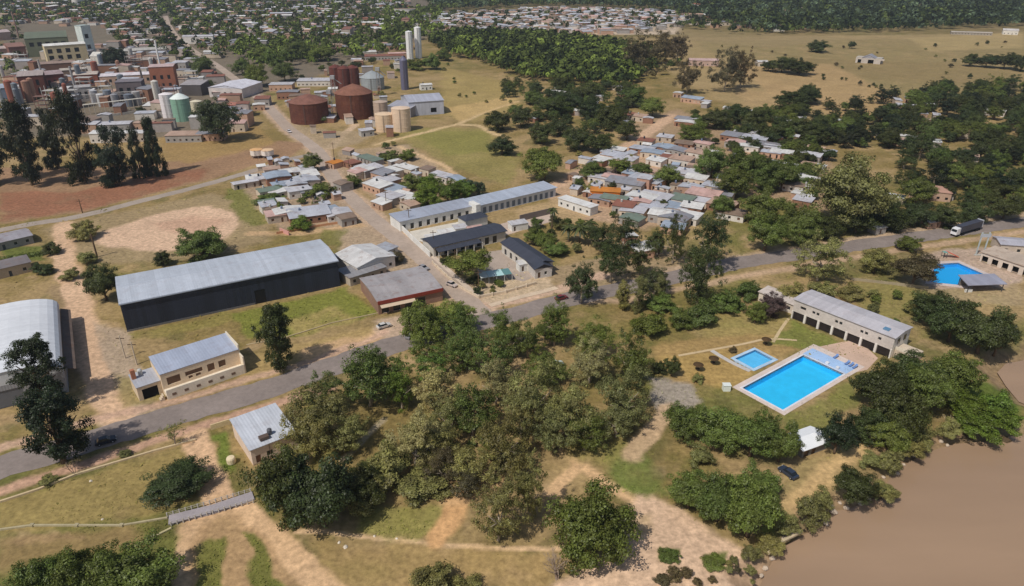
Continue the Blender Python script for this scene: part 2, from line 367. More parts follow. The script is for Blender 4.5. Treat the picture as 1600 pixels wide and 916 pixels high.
    track([(100,352),(100,400),(118,450),(128,500),(140,560),(160,610),(185,650)], 7.5, D1, 1.6)
    region([(130,500),(205,520),(215,600),(250,640),(170,668),(140,600)], (178,156,132), 2.5, 0.9, patch=0.35)
    region([(75,445),(110,445),(125,540),(130,600),(95,570)], (150,126,94), 2, 0.8)
    track([(100,352),(98,400),(114,450),(124,500),(136,560),(158,610),(190,655)], 6.5, (206,172,140), 1.0)
    region([(0,385),(70,385),(75,405),(0,412)], (98,108,48), 2, 0.9)
    region([(200,522),(360,488),(365,505),(215,532)], (140,128,70), 1.2, 0.85, patch=0.3)
    region([(365,492),(545,448),(590,490),(480,525),(380,530)], (124,126,56), 1.8, 0.95)
    region([(440,505),(520,480),(560,500),(470,530)], (176,150,98), 3, 0.6, patch=0.6)
    region([(375,560),(590,505),(640,505),(640,530),(520,568),(380,604)], (168,142,92), 1.5, 0.9)
    region([(470,545),(600,512),(640,520),(540,552),(480,560)], (206,168,126), 1.8, 0.8)
    region([(580,500),(650,490),(690,510),(650,540),(590,540)], (188,162,138), 2.5, 0.9)
    region([(180,585),(250,600),(255,630),(190,640)], (146,130,80), 2, 0.8)
    track([(0,768),(120,728),(300,672),(400,640),(520,604)], 3.2, (190,152,128), 0.9, 0.9)
    track([(0,700),(130,660),(230,638),(400,590),(500,560),(600,520)], 3.0, (196,162,138), 0.9, 0.85)
    region([(0,785),(300,695),(330,780),(250,800),(0,835)], (158,136,84), 2, 0.8, patch=0.2)
    region([(335,680),(360,672),(372,735),(345,740)], (104,118,48), 1.2, 0.9)
    track([(305,685),(318,715),(335,750),(345,785)], 5.6, (206,170,134), 1.0)
    track([(345,785),(385,800),(420,835),(470,880),(520,930)], 5.5, (210,174,134), 0.9)
    track([(300,820),(290,850),(286,930)], 3.0, (208,174,136), 0.7)
    track([(345,790),(310,815),(296,840)], 5.0, (196,162,124), 1.2)
    region([(300,835),(350,800),(400,815),(470,916),(300,930)], (178,144,104), 1.4, 0.9)
    region([(312,845),(342,838),(352,930),(310,930)], (112,114,52), 0.9, 0.9)
    region([(375,828),(400,832),(452,930),(405,930)], (108,112,50), 0.9, 0.9)
    region([(225,850),(272,842),(276,930),(215,930)], (116,116,58), 1.5, 0.7)
    region([(0,840),(200,820),(230,850),(130,860),(0,890)], (158,126,88), 2, 0.6)
    track([(462,830),(520,833),(600,842),(680,850),(760,856),(860,858),(905,850)], 1.0, (214,180,140), 0.35, 0.95, 0.15)
    region([(480,840),(860,866),(860,920),(540,920)], (172,142,92), 2, 0.6, patch=0.3)
    region([(560,795),(690,790),(710,820),(640,845),(550,828)], (142,136,72), 2, 0.75, patch=0.2)
    track([(716,765),(715,790),(700,815),(680,840)], 4.0, (204,160,112), 1.2)
    region([(690,745),(790,735),(800,760),(720,790),(690,790)], (206,166,120), 2, 0.8, patch=0.3)
    track([(878,695),(905,725),(935,750),(985,775),(1020,800)], 2.6, (204,168,126), 0.8)
    track([(905,728),(880,750),(860,770)], 3.2, (206,170,128), 0.8)
    region([(935,700),(1010,690),(1040,770),(1000,775),(950,745)], (110,122,58), 2.5, 0.85, patch=0.2)
    region([(880,690),(960,680),(1000,700),(940,730),(890,715)], (146,134,76), 2, 0.7)
    region([(990,765),(1050,790),(1110,830),(1170,866),(1215,868),(1200,930),(840,930),(900,892),(960,850)], (212,178,146), 1.8, 1.0)
    region([(985,800),(1020,800),(1030,840),(980,850)], (164,142,92), 2, 0.6, patch=0.4)
    region([(1030,855),(1062,858),(1060,878),(1030,876)], (104,114,56), 0.7, 0.95, 0.2)
    region([(1100,866),(1136,862),(1132,882),(1100,884)], (104,114,56), 0.7, 0.95, 0.2)
    region([(1015,590),(1075,598),(1092,628),(1060,650),(1025,650)], (160,148,134), 1.6, 0.95)
    track([(1045,640),(1015,680),(990,710)], 5, (196,166,132), 1.2, 0.9)
    track([(600,655),(570,685),(535,718)], 1.6, (176,160,132), 0.4, 0.9, 0.2)
    region([(1015,545),(1100,520),(1200,510),(1255,540),(1150,600),(1060,600)], (168,138,88), 2, 0.9, patch=0.25)
    region([(1030,560),(1130,545),(1190,580),(1140,610),(1080,590)], (172,142,84), 1.5, 0.7)
    region([(1050,500),(1200,480),(1240,500),(1230,520),(1100,530)], (156,140,84), 2.5, 0.7)
    region([(1240,500),(1320,540),(1300,552),(1240,545),(1200,535)], (120,124,60), 1.5, 0.9)
    region([(1225,655),(1340,592),(1330,640),(1290,680),(1240,690)], (126,124,66), 1.5, 0.85, patch=0.25)
    region([(1225,740),(1300,700),(1370,690),(1380,720),(1300,780),(1230,800)], (160,140,92), 2, 0.7)
    track([(1245,790),(1300,730),(1365,690)], 4.5, (208,174,124), 1.8, 0.8)
    region([(1190,810),(1260,800),(1250,830),(1200,850),(1180,870)], (110,126,52), 1.5, 0.9)
    region([(1480,600),(1600,590),(1600,680),(1540,686),(1490,650)], (90,108,42), 3, 0.9)
    region([(1330,440),(1460,450),(1480,470),(1380,500),(1330,470)], (142,130,76), 2.5, 0.8)
    region([(1400,440),(1460,420),(1600,400),(1600,480),(1480,470)], (170,148,114), 2.5, 0.7)
    region([(1440,395),(1600,380),(1600,440),(1560,450),(1440,450)], (184,160,142), 2, 0.85)
    region([(840,300),(900,260),(1000,240),(1140,290),(1100,330),(1000,360),(900,340)], (188,156,128), 4, 0.85, patch=0.25)
    region([(960,200),(1060,170),(1140,210),(1300,230),(1300,330),(1180,310),(1060,260)], (172,142,116), 6, 0.7, patch=0.3)
    track([(840,302),(890,282),(930,262),(1000,215),(1050,180)], 8, (204,170,140), 2.5, 0.9)
    region([(1150,140),(1300,150),(1290,165),(1160,165)], (176,146,104), 4, 0.6)
    region([(1140,100),(1300,100),(1420,160),(1330,190),(1210,150)], (178,146,102), 6, 0.7, patch=0.3)
    track([(870,292),(800,305),(740,318)], 4, (196,166,138), 1.4, 0.9)
    region([(800,330),(905,300),(935,330),(905,350),(830,350)], (180,152,112), 2, 0.8)
    region([(850,420),(1060,380),(1080,430),(880,470)], (166,142,112), 3, 0.8, patch=0.3)
    track([(740,480),(800,470),(870,452),(940,430)], 5, (202,170,146), 1.2, 0.9)
    region([(735,440),(850,420),(870,450),(760,475)], (196,172,142), 1.5, 0.9)
    track([(870,470),(980,470),(1040,455),(1200,425),(1400,392),(1600,362)], 4, (190,160,132), 1.4, 0.8)
    track([(1030,425),(1200,396),(1340,374),(1480,352),(1600,334)], 5, (190,164,138), 1.6, 0.8)
    region([(390,265),(480,250),(560,340),(545,355),(430,360),(380,290)], (170,146,122), 3, 0.8)
    region([(530,235),(640,225),(720,290),(640,330),(590,320),(520,260)], (172,148,122), 3, 0.8, patch=0.3)
    track([(390,365),(470,365),(560,352),(600,370)], 4, (196,162,124), 1.2, 0.8)
    region([(520,362),(620,345),(680,420),(640,440),(560,430)], (176,152,126), 2.5, 0.85)
    region([(500,360),(540,360),(530,385),(505,380)], (120,116,62), 1.5, 0.8)
    track([(587,226),(650,210),(712,195),(745,196),(780,212)], 4, (206,178,136), 1.2, 0.9)
    track([(712,195),(760,175),(810,158)], 3.5, (206,178,136), 1.2, 0.9)
    track([(625,229),(660,245),(700,262),(720,285)], 3.5, (210,178,138), 1.2, 0.9)
    track([(515,232),(535,212),(555,195)], 5, (204,176,146), 1.4, 0.9)
    region([(440,190),(520,205),(600,205),(560,225),(500,235)], (168,146,116), 3, 0.8)
    region([(690,170),(800,150),(810,160),(720,190)], (196,164,110), 3, 0.7)
    region([(1060,45),(1330,60),(1200,75),(1050,60)], (150,130,92), 6, 0.6)
    # river bed and bank
    idx = np.nonzero((X > -40)&(X < 480)&(Y < 240))[0]
    s = pdist(X[idx], Y[idx], RIVER)*np.where(inpoly(X[idx], Y[idx], RIVER), 1, -1)
    s = s+(n2[idx]-0.5)*4.5
    Z[idx] = -2.4*sstep(-7, 0.6, s)-2.6*sstep(0.6, 8, s)
    a = (sstep(-6, -2, s+(n2[idx]-0.5)*8)*0.75)[:,None]; col[idx] = col[idx]*(1-a)+np.array(C(150,124,98)[:3])*a
    for pl, dpt in ((MAIN_POOL, 2.6), (KID_POOL, 1.4), (FAR_POOL, 2.4)):
        x0, x1 = min(p.x for p in pl)-3, max(p.x for p in pl)+3; y0, y1 = min(p.y for p in pl)-3, max(p.y for p in pl)+3
        idx = np.nonzero((X > x0)&(X < x1)&(Y > y0)&(Y < y1))[0]
        s = pdist(X[idx], Y[idx], pl)*np.where(inpoly(X[idx], Y[idx], pl), 1, -1)
        Z[idx[s > -0.7]] = -dpt
    i, j = np.meshgrid(np.arange(nr-1), np.arange(nc-1), indexing='ij'); a = (i*nc+j).ravel()
    quads = np.stack([a, a+1, a+nc+1, a+nc], 1)
    me = arr_mesh('ground', np.stack([X, Y, Z], 1), quads)
    ca = me.color_attributes.new('Col', 'FLOAT_COLOR', 'POINT'); ca.data.foreach_set('color', np.concatenate([np.clip(col,0,1), np.ones((len(col),1))], 1).astype(np.float32).ravel())
    me.shade_smooth()
    struct('ground', me, M_GROUND)
    return ys, us, col.reshape(nr, nc, 3), Z.reshape(nr, nc)
GRID = build_ground()
def sheet(name, px, z, m, color=None): return struct(name, MB().add(poly_px_z(px, z), [tuple(range(len(px)))]), m, color)
def poly_px_z(px, z): return [(p.x, p.y, z) for p in poly_px(px)]
wmb = MB(); wmb.add([(p.x, p.y, WATER_Z) for p in RIVER[:len(SHORE)]] + [(420,120,WATER_Z),(420,-300,WATER_Z),(-20,-300,WATER_Z),(0,30,WATER_Z)], [tuple(range(len(SHORE)+4))])
struct('river', wmb, M_RIVER)
def strip(name, px, w, z, m, color=None, jag=0.0, kind='structure'):
    pts = [P(x, y) for x, y in px]; fine = []
    for i in range(len(pts)-1):                          # Catmull-Rom through the survey points
        p0, p1, p2, p3 = pts[max(i-1,0)], pts[i], pts[i+1], pts[min(i+2,len(pts)-1)]
        n = max(2, int((p2-p1).length/2.2))
        for k in range(n):
            t = k/n; fine.append(0.5*((2*p1)+(p2-p0)*t+(2*p0-5*p1+4*p2-p3)*t*t+(3*p1-p0-3*p2+p3)*t**3))
    fine.append(pts[-1]); mb = MB(); vs_, fs = [], []; rr = random.Random(len(px)*17+int(w*10))
    for i, p in enumerate(fine):
        d = (fine[min(i+1,len(fine)-1)]-fine[max(i-1,0)]).normalized(); nrm = Vector((-d.y, d.x, 0))
        ww = w[0]+(w[1]-w[0])*i/len(fine) if isinstance(w, tuple) else w
        l, r = p+nrm*(ww/2+rr.uniform(-jag,jag)), p-nrm*(ww/2+rr.uniform(-jag,jag)); vs_ += [(l.x,l.y,z),(r.x,r.y,z)]
    fs = [(2*i+1, 2*i+3, 2*i+2, 2*i) for i in range(len(fine)-1)]
    mb.add(vs_, fs); o = struct(name, mb, m, color); return fine
MAINROAD = [(-260,800),(-120,766),(0,730),(150,687),(270,650),(400,613),(512,575),(620,538),(750,505),(820,487),(900,465),(1040,437),(1150,412),(1250,397),(1330,385),(1420,372),(1500,361),(1600,347),(1760,325)]
strip('main_road', MAINROAD, 9.0, 0.05, M_ASPH, None, 0.45)
AVENUE = [(752,492),(735,474),(700,440),(660,404),(620,371),(582,341),(555,315),(530,290),(512,262),(500,240),(480,222),(450,200),(420,168),(395,145),(365,122),(335,100),(300,78),(278,60),(265,42),(258,25)]
strip('avenue', AVENUE, 7.2, 0.035, M_AVEN, None, 0.25)
strip('works_road', [(-60,372),(0,360),(50,350),(125,338),(225,313),(312,291),(400,266),(460,247),(500,240)], 5.6, 0.025, mat('worn_paving', C(166,152,140), 0.92, 0.15, 0.12, 0.08, 0.12, 0.7), None, 0.3)
strip('pavement', [(745,462),(700,422),(660,386),(632,360),(612,344)], 1.8, 0.09, M_CONC, C(206,188,170), 0.05)
strip('pavement', [(765,478),(800,468),(840,458),(870,450)], 2.2, 0.09, M_CONC, C(212,190,164), 0.05)

# ------------------------------------------------------------------ trees: crown and trunk meshes per habit, copied with their own size, turn and colour
def leaf_cards(cen, nor, size, rs):
    """diamond-shaped leaf tufts at cen facing nor"""
    n = len(cen); a = rs.normal(size=(n,3)); u = np.cross(nor, a); u /= np.linalg.norm(u, axis=1)[:,None]+1e-9
    v = np.cross(nor, u); v /= np.linalg.norm(v, axis=1)[:,None]+1e-9
    s = (size*rs.uniform(0.6, 1.4, n))[:,None]; k = rs.uniform(0.4, 0.85, n)[:,None]
    bend = nor*s*rs.uniform(-0.3, 0.3, n)[:,None]
    vs_ = np.stack([cen-u*s+bend, cen-v*s*k, cen+u*s+bend, cen+v*s*k], 1).reshape(-1,3)
    return vs_, np.arange(4*n).reshape(-1,4)
def crown_mesh(name, seed, boughs, subs, per, leaf, shape, rad=(0.09,0.2), spread=0.15):
    """boughs spread by shape, each carrying a few leafy sprays of uneven size, so outline and gaps stay irregular"""
    rs = np.random.RandomState(seed); C_, N_ = [], []
    for i in range(boughs):
        b = shape(rs)
        for j in range(subs):
            c = b+rs.normal(size=3)*spread*np.array([1,1,0.8]); r = rs.uniform(*rad)*(1.35 if rs.rand() < 0.15 else 1.0); k = int(per*(r/0.14)**2)+8
            d = rs.normal(size=(k,3)); d[:,2] = d[:,2]*0.85+0.15; d /= np.linalg.norm(d, axis=1)[:,None]
            q = rs.uniform(0.25, 1.1, k)[:,None]**0.7; sc = np.array([rs.uniform(0.8,1.4), rs.uniform(0.8,1.4), rs.uniform(0.55,0.95)])
            C_.append(c+d*q*r*sc); nn = d*0.8+b*0.5+rs.normal(size=(k,3))*0.45+np.array([-0.12,-0.14,0.5]); N_.append(nn/np.linalg.norm(nn, axis=1)[:,None])
    v, q = leaf_cards(np.concatenate(C_), np.concatenate(N_), leaf, rs)
    me = arr_mesh(name, v, q); me.materials.append(M_LEAF); return me
def sh_round(rs):
    d = rs.normal(size=3); d /= np.linalg.norm(d); d[2] = abs(d[2])*1.35-0.55 if rs.rand() < 0.8 else d[2]
    return d*rs.uniform(0.3, 0.86)*np.array([1,1,0.95])
def sh_loose(rs):
    d = rs.normal(size=3); d /= np.linalg.norm(d); return d*rs.uniform(0.25, 0.9)*np.array([1,1,0.9])+np.array([0,0,0.05])
def sh_tall(rs):
    z = rs.uniform(-0.85, 0.85); w = 0.78*(1-0.5*max(z,0)-0.25*max(-z,0)); a = rs.uniform(0, 6.283); return np.array([math.cos(a)*w*rs.uniform(0.2,1), math.sin(a)*w*rs.uniform(0.2,1), z])
def sh_column(rs):
    z = rs.uniform(-0.95, 0.85); w = 0.62*(1-((z+1)/2)**1.6)+0.1; a = rs.uniform(0, 6.283); return np.array([math.cos(a)*w, math.sin(a)*w, z])
def sh_cone(rs):
    z = -0.95+1.85*rs.rand()**1.5; w = 0.75*(0.95-z)/1.9; a = rs.uniform(0, 6.283); return np.array([math.cos(a)*w, math.sin(a)*w, z])
def sh_flat(rs):
    a = rs.uniform(0, 6.283); r = math.sqrt(rs.rand())*0.78; return np.array([r*math.cos(a), r*math.sin(a), rs.uniform(-0.25, 0.35)*(1.2-r)])
CROWNS = {
 'round': [crown_mesh('crown', 100+i, 34, 5, 104, 0.027, sh_round) for i in range(6)],
 'loose': [crown_mesh('crown', 200+i, 26, 6, 92, 0.0245, sh_loose, (0.06,0.17), 0.17) for i in range(7)],
 'tall':  [crown_mesh('crown', 300+i, 30, 5, 100, 0.027, sh_tall, (0.09,0.2), 0.13) for i in range(4)],
 'column':[crown_mesh('crown', 400+i, 60, 2, 56, 0.036, sh_column, (0.14,0.24), 0.05) for i in range(3)],
 'cone':  [crown_mesh('crown', 500+i, 50, 2, 50, 0.04, sh_cone, (0.1,0.18), 0.05) for i in range(2)],
 'flat':  [crown_mesh('crown', 600+i, 40, 3, 66, 0.036, sh_flat, (0.12,0.22), 0.1) for i in range(2)],
 'thin':  [crown_mesh('crown', 700+i, 16, 3, 26, 0.034, sh_loose, (0.07,0.18), 0.12) for i in range(3)],
 'bush':  [crown_mesh('crown', 800+i, 22, 4, 70, 0.038, sh_round, (0.12,0.25), 0.14) for i in range(4)],
}
def trunk_mesh(seed, lean=0.0, limbs=5, rad=0.06, m=None, tall=False):
    """unit trunk: z 0 = ground, z 1 = crown centre, sideways 1 = crown radius"""
    rs = random.Random(seed); mb = MB(); x, y = 0.0, 0.0; pts = [(0,0,-0.05)]
    for k in range(1, 6):
        x += rs.uniform(-0.04, 0.04)+lean*0.05; y += rs.uniform(-0.04, 0.04); pts.append((x, y, k*(0.2 if tall else 0.16)))
    mb.tube(pts, [rad*1.35, rad*1.05, rad*0.9, rad*0.8, rad*0.7, rad*0.5], 7)
    for k in range(limbs):
        a = 6.283*k/limbs+rs.uniform(-0.4, 0.4); z0 = rs.uniform(0.4, 0.7); r = rs.uniform(0.4, 0.7)
        i = min(int(z0/0.16), 4); bx, by, bz = pts[i]
        mb.tube([(bx, by, bz), (bx+r*0.35*math.cos(a), by+r*0.35*math.sin(a), bz+0.18), (bx+r*math.cos(a), by+r*math.sin(a), bz+rs.uniform(0.3, 0.55))], [rad*0.55, rad*0.4, rad*0.15], 5)
    me = mb.mesh('trunk', True); me.materials.append(m or M_BARK); return me
TRUNKS = {'brown': [trunk_mesh(i) for i in range(4)], 'pale': [trunk_mesh(20+i, 0, 5, 0.055, M_BARKP) for i in range(3)], 'tall': [trunk_mesh(40+i, 0, 6, 0.075, M_BARK, True) for i in range(3)]}
GREENS = {'dark': (78,88,44), 'green': (108,122,56), 'olive': (142,140,82), 'pale': (156,150,98), 'bright': (104,126,48), 'brown': (106,96,64), 'bluish': (86,100,74), 'purple': (90,74,70), 'deep': (50,60,32), 'lime': (122,134,62)}
TREES = []
def tree(habit, bbox, tint, label, name='broadleaf_tree', cat='tree', group=None, lift=None, lean=0.0):
    """bbox: the crown's outline in the photograph; the tree stands where that crown hangs over the ground"""
    x0, y0, x1, y1 = bbox; cx, cy = (x0+x1)/2, (y0+y1)/2; zc = 4.0
    lf = {'round':-0.05,'loose':0.08,'tall':0.02,'column':0.03,'cone':0.03,'flat':0.5,'thin':0.5,'bush':-0.25}[habit] if lift is None else lift
    for _ in range(6):
        c = P(cx, cy, zc); dep = Q(c)[2]; s = F_PX/dep
        sd_ = (CAM_H-zc)/math.hypot(math.hypot(c.x, c.y), CAM_H-zc); cd = math.sqrt(1-sd_*sd_)
        a = (x1-x0)/2/s; hh = (y1-y0)/2/s
        b = math.sqrt(max((hh*hh-(a*sd_)**2), (0.35*a)**2))/cd if habit != 'flat' else 0.42*a
        b = min(b, 4.5*a); zc = b*(1+lf)
    return plant(habit, c.x, c.y, a*1.14, b*1.12, zc, tint, label, name, cat, group)
def plant(habit, x, y, a, b, zc, tint, label, name='broadleaf_tree', cat='tree', group=None):
    o = thing(name, label, cat, (x, y, 0), 0, group)
    rr = random.Random(int(x*131+y*71)); tr = GREENS[tint] if isinstance(tint, str) else tint
    k = rr.uniform(0.9, 1.1); dr = rr.uniform(-5, 5)
    col = C(min(255, tr[0]*k+dr), min(255, tr[1]*k), max(0, tr[2]*k-dr*0.6))
    cm = CROWNS[habit]; me = cm[rr.randrange(len(cm))]
    cr = bpy.data.objects.new('crown', me); COL.objects.link(cr); cr.parent = o; cr.location = (0,0,zc); cr.scale = (a*rr.uniform(0.94,1.06), a*rr.uniform(0.94,1.06), b); cr.rotation_euler = (0,0,rr.uniform(0,6.28)); cr.color = col
    if habit != 'bush':
        ts = TRUNKS['pale' if habit in ('loose','thin') else 'tall' if habit in ('tall','column','cone') else 'brown']; tm = ts[rr.randrange(len(ts))]
        t = bpy.data.objects.new('trunk', tm); COL.objects.link(t); t.parent = o; t.scale = (a, a, zc); t.rotation_euler = (0,0,rr.uniform(0,6.28))
        if a > 7: t.scale = (6+a*0.15, 6+a*0.15, zc)
    TREES.append((x, y, a)); return o
GT, GB = 'trees', 'shrubs'
def T(habit, tint, label, *boxes, **kw):
    for b in boxes: tree(habit, b, tint, label, **kw)
# --- lone and named trees
T('tall','deep','tall dark tree with leaning trunk beside the main road, shadow on the dirt', (28,592,122,715), name='tall_tree', lift=0.35)
T('tall','deep','upper dark bough tree over the arched shed roof, behind the tall leaning tree', (8,532,92,625), name='tall_tree', lift=0.5)
T('tall','dark','upright dark tree on the roadside verge in front of the black warehouse', (398,477,462,578), name='tall_tree')
T('round','green','round bushy tree beside the bare oval dirt lot', (273,349,351,408))
T('round','dark','small dark tree at the back edge of the black warehouse roof', (240,390,268,416))
T('round','dark','dark tree hugging the end wall of the black warehouse', (132,408,184,474))
T('round','green','small round tree where the works road meets the avenue', (472,237,503,268))
T('bush','bright','small bright green tree before the grey-roofed row house', (454,336,487,364))
T('round','dark','rounded dense tree standing alone on the dry park lawn', (230,721,320,786))
T('thin','olive','thin see-through sapling on the verge below the beige two-storey house', (248,652,288,694), lift=0.3)
T('bush','lime','broad bright green canopy tree in the black-roofed compound courtyard', (704,384,776,430), name='canopy_tree', lift=0.8)
T('round','dark','dark conical tree at the dry lawn edge beside the parking area', (1038,555,1064,590), name='garden_tree')
T('bush','dark','low dark shrub touching the conical garden tree', (1018,562,1042,586), name='shrub', cat='shrub')
T('round','purple','purplish dark tree before the far end of the pool house', (1186,455,1230,500), name='garden_tree')
T('round','green','small green tree left of the purplish garden tree', (1168,466,1196,508), name='garden_tree')
T('round','brown','brown and green tree at the corner of the far pool', (1398,391,1466,448), lift=0.1)
T('round','olive','round olive tree between the main road and the far pool', (1345,382,1395,430))
T('round','green','small leafy tree at the main road edge beyond the round olive tree', (1404,365,1440,394))
T('loose','olive','large olive tree in front of the road near the pool house', (1246,368,1322,440))
T('round','deep','dark bushy tree beside the white shelter above the river bank', (1282,640,1340,715))
T('round','dark','dark round bush tree leaning over the river bank', (1303,724,1366,790))
T('round','green','large leafy tree by itself above the sandy clearing', (868,748,992,884), lift=-0.12)
T('loose','olive','leafy tree left of the lone clearing tree', (738,748,818,848))
T('loose','olive','slim olive tree behind the pair at the clearing path', (800,712,856,812))
T('round','green','leafy tree half cut off by the bottom edge of the photo', (18,862,112,960),(84,846,178,950),(140,838,268,950), lift=0.05)
T('bush','olive','low olive bush on the dry grass at the photo bottom', (640,874,712,940),(700,900,760,950), name='shrub', cat='shrub', group=GB)
# --- central grove
GR = 'loose olive tree in the central grove'
for b in [(604,640,690,742),(640,566,724,656),(692,586,784,690),(744,640,832,742),(792,562,882,664),(850,584,934,690),(930,572,1018,664),(884,524,960,604),(640,650,720,728),(700,690,782,766),(828,628,904,712),(740,560,812,640),(660,610,740,690),(780,600,850,690),(820,540,890,610),(880,640,950,710),(930,620,1000,690),(760,690,830,750)]:
    tree('loose', (b[0]+3,b[1]+3,b[2]-3,b[3]-3), rng.choice(['olive','pale','pale','green','olive']), GR, name='grove_tree')
T('loose','green','greener tree at the upper edge of the central grove', (952,516,1018,596),(690,512,752,580),(732,516,800,598),(800,500,852,560),(842,468,892,540),(905,500,960,560),(756,480,800,540), name='grove_tree')
T('loose','green','tree hanging over the near edge of the main road at the junction', (636,506,700,566),(690,478,752,540),(768,504,824,562),(560,542,612,596),(836,490,884,540), name='grove_tree')
T('round','lime','yellow-green tree beside the red-fronted corner shop', (672,462,740,520))
T('round','green','green tree below the red-fronted corner shop', (622,462,690,540))
T('loose','bright','bright leafy tree on the grove side of the main road', (645,545,705,600),(600,560,650,640))
T('loose','green','leafy tree between the main road and the grey-roofed park house', (520,530,626,640),(478,582,540,650))
T('loose','olive','olive tree overhanging the grey-roofed park house', (446,598,548,704),(440,640,520,720),(500,640,570,710))
T('round','dark','large dark tree on the corner of the dirt track', (392,694,482,826),(440,704,562,838),(520,720,600,800))
T('bush','olive','low spreading tree inside the park by the pale path', (612,722,704,788),(560,690,640,770),(540,740,610,800), name='low_tree')
T('loose','brown','brownish thin tree at the lower edge of the grove', (660,700,716,760),(700,730,750,780))
# --- pool side and river bank
T('round','green','dense tree in the row below the swimming pool deck', (1036,624,1104,692),(1080,624,1160,706),(1140,636,1216,722),(1194,652,1252,728))
T('round','green','dense tree beside the sandy clearing and river bank', (1046,736,1112,802),(1084,738,1164,824),(1128,744,1222,850),(1150,722,1222,792))
T('bush','olive','low pale bush with an open top by the sandy clearing', (1076,692,1116,732), name='shrub', cat='shrub')
T('round','dark','large dark tree right of the swimming pool', (1338,560,1414,650),(1366,596,1450,696),(1392,550,1470,620),(1328,630,1392,694))
T('round','green','leafy tree crowding the river end of the pool house', (1414,560,1492,650),(1360,640,1430,706),(1456,540,1530,620))
T('round','dark','tall dark tree beyond the river end of the pool house', (1454,462,1528,540),(1496,470,1582,560),(1430,450,1490,510),(1536,490,1590,560))
T('bush','bright','bright green bush on the low river point', (1484,610,1548,660),(1530,604,1586,660),(1552,636,1596,678),(1500,640,1560,686), name='shrub', cat='shrub', group=GB)
T('bush','olive','small bush along the river bank slope', (1240,770,1290,822),(1268,760,1302,800),(1372,700,1410,740),(1400,680,1440,716),(1360,750,1400,780),(1210,796,1250,836),(1180,830,1222,862),(1420,660,1460,700),(1468,650,1500,686),(1345,705,1380,735),(1160,850,1190,880), name='shrub', cat='shrub', group=GB)
T('bush','green','clipped round bush on the sandy clearing', (1030,856,1062,878),(1100,866,1134,886), name='shrub', cat='shrub')
T('bush','brown','small brown tuft bush at the sandy river edge', (1040,882,1064,908),(1062,884,1082,904),(1022,896,1046,916), name='shrub', cat='shrub')
# --- hedge and roadside belt above the pool lawn
T('bush','green','shrub in the hedge above the dry pool lawn', (988,482,1046,532),(1046,478,1080,520),(1070,464,1124,512),(1114,450,1160,492),(1150,436,1190,470),(1010,455,1056,490), name='shrub', cat='shrub')
T('bush','olive','bushy tree on the slope behind the pool house', (1210,440,1262,480),(1262,436,1310,472),(1310,440,1350,470),(1426,450,1470,490), name='low_tree')
T('loose','dark','tall leafy tree rising above the main road near the junction', (1064,376,1126,476),(1082,330,1138,420),(1036,334,1074,410), name='tall_tree')
T('loose','dark','dark tree in the triangle of trees at the junction', (884,400,936,472),(930,370,982,440),(948,340,1000,400),(980,380,1020,430),(916,348,960,392),(1000,410,1050,460),(1010,350,1044,400))
T('round','green','clipped green bush inside the compound garden wall', (818,356,852,384),(838,362,870,394),(852,376,886,402), name='garden_bush', cat='shrub')
T('tall','olive','thin tall tree along the road verge by the junction', (984,436,1016,488),(960,440,990,486),(1020,430,1046,470), name='tall_tree')
# --- settlement on the right
T('round','green','large dark green tree above the compound pasture', (820,226,882,284))
T('round','dark','small dark tree at the pasture corner', (764,210,806,244))
T('round','dark','dark tree in the clump between pasture and settlement', (756,168,800,206),(796,164,832,200),(826,188,868,226),(856,180,896,214),(880,192,926,236),(912,206,960,240),(838,150,880,184),(866,140,910,176),(930,160,976,200),(905,150,945,186),(960,186,1000,220),(900,126,940,156),(860,118,900,146))
T('round','green','brighter tree in the clump between pasture and settlement', (820,140,850,164),(852,148,892,180),(968,130,1010,166),(1000,150,1040,184))
T('loose','brown','tall brown-green tree in the clump on the knoll', (972,50,1024,110),(1008,46,1050,96),(1040,46,1080,98),(1112,76,1160,140),(1140,78,1182,134),(1056,94,1096,144), name='tall_tree')
T('round','green','small green tree beside the settlement houses', (905,250,945,280),(948,244,985,272),(1024,256,1064,292),(985,252,1020,276),(1065,190,1110,222))
T('round','dark','dark round tree in the band behind the settlement', (1096,166,1140,202),(1130,160,1170,196),(1160,164,1202,206),(1212,140,1258,170),(1240,136,1284,164),(1232,158,1268,180),(1178,190,1222,222),(1226,180,1270,218),(1256,190,1300,226))
T('round','green','leafy tree in the green heart of the settlement', (1088,226,1140,280),(1132,228,1190,284),(1170,248,1226,300),(1120,258,1180,312),(1160,290,1230,352),(1200,246,1250,300),(1216,310,1276,376),(1170,330,1230,396),(1110,300,1150,340),(1230,330,1280,390))
T('round','olive','huge olive-brown tree behind the main road', (1278,234,1388,352), lift=0.1)
T('round','dark','dark tree shading the far side of the main road', (1262,330,1318,374),(1310,320,1370,368),(1360,318,1420,362),(1410,310,1460,356),(1450,316,1500,358),(1500,308,1550,350),(1545,300,1600,345),(1340,300,1400,345))
T('round','dark','dark tree beside the pale farm building in the field', (1326,64,1338,76), name='broadleaf_tree')
T('round','dark','dark tree in the belt at the middle of the dry field', (1264,62,1296,82),(1206,86,1240,114),(1228,92,1274,118),(1190,92,1214,112),(1248,128,1282,160))
T('round','dark','dark tree in the clump at the right end of the dry field', (1506,82,1530,104),(1526,84,1560,106),(1554,80,1590,108),(1584,82,1612,112))
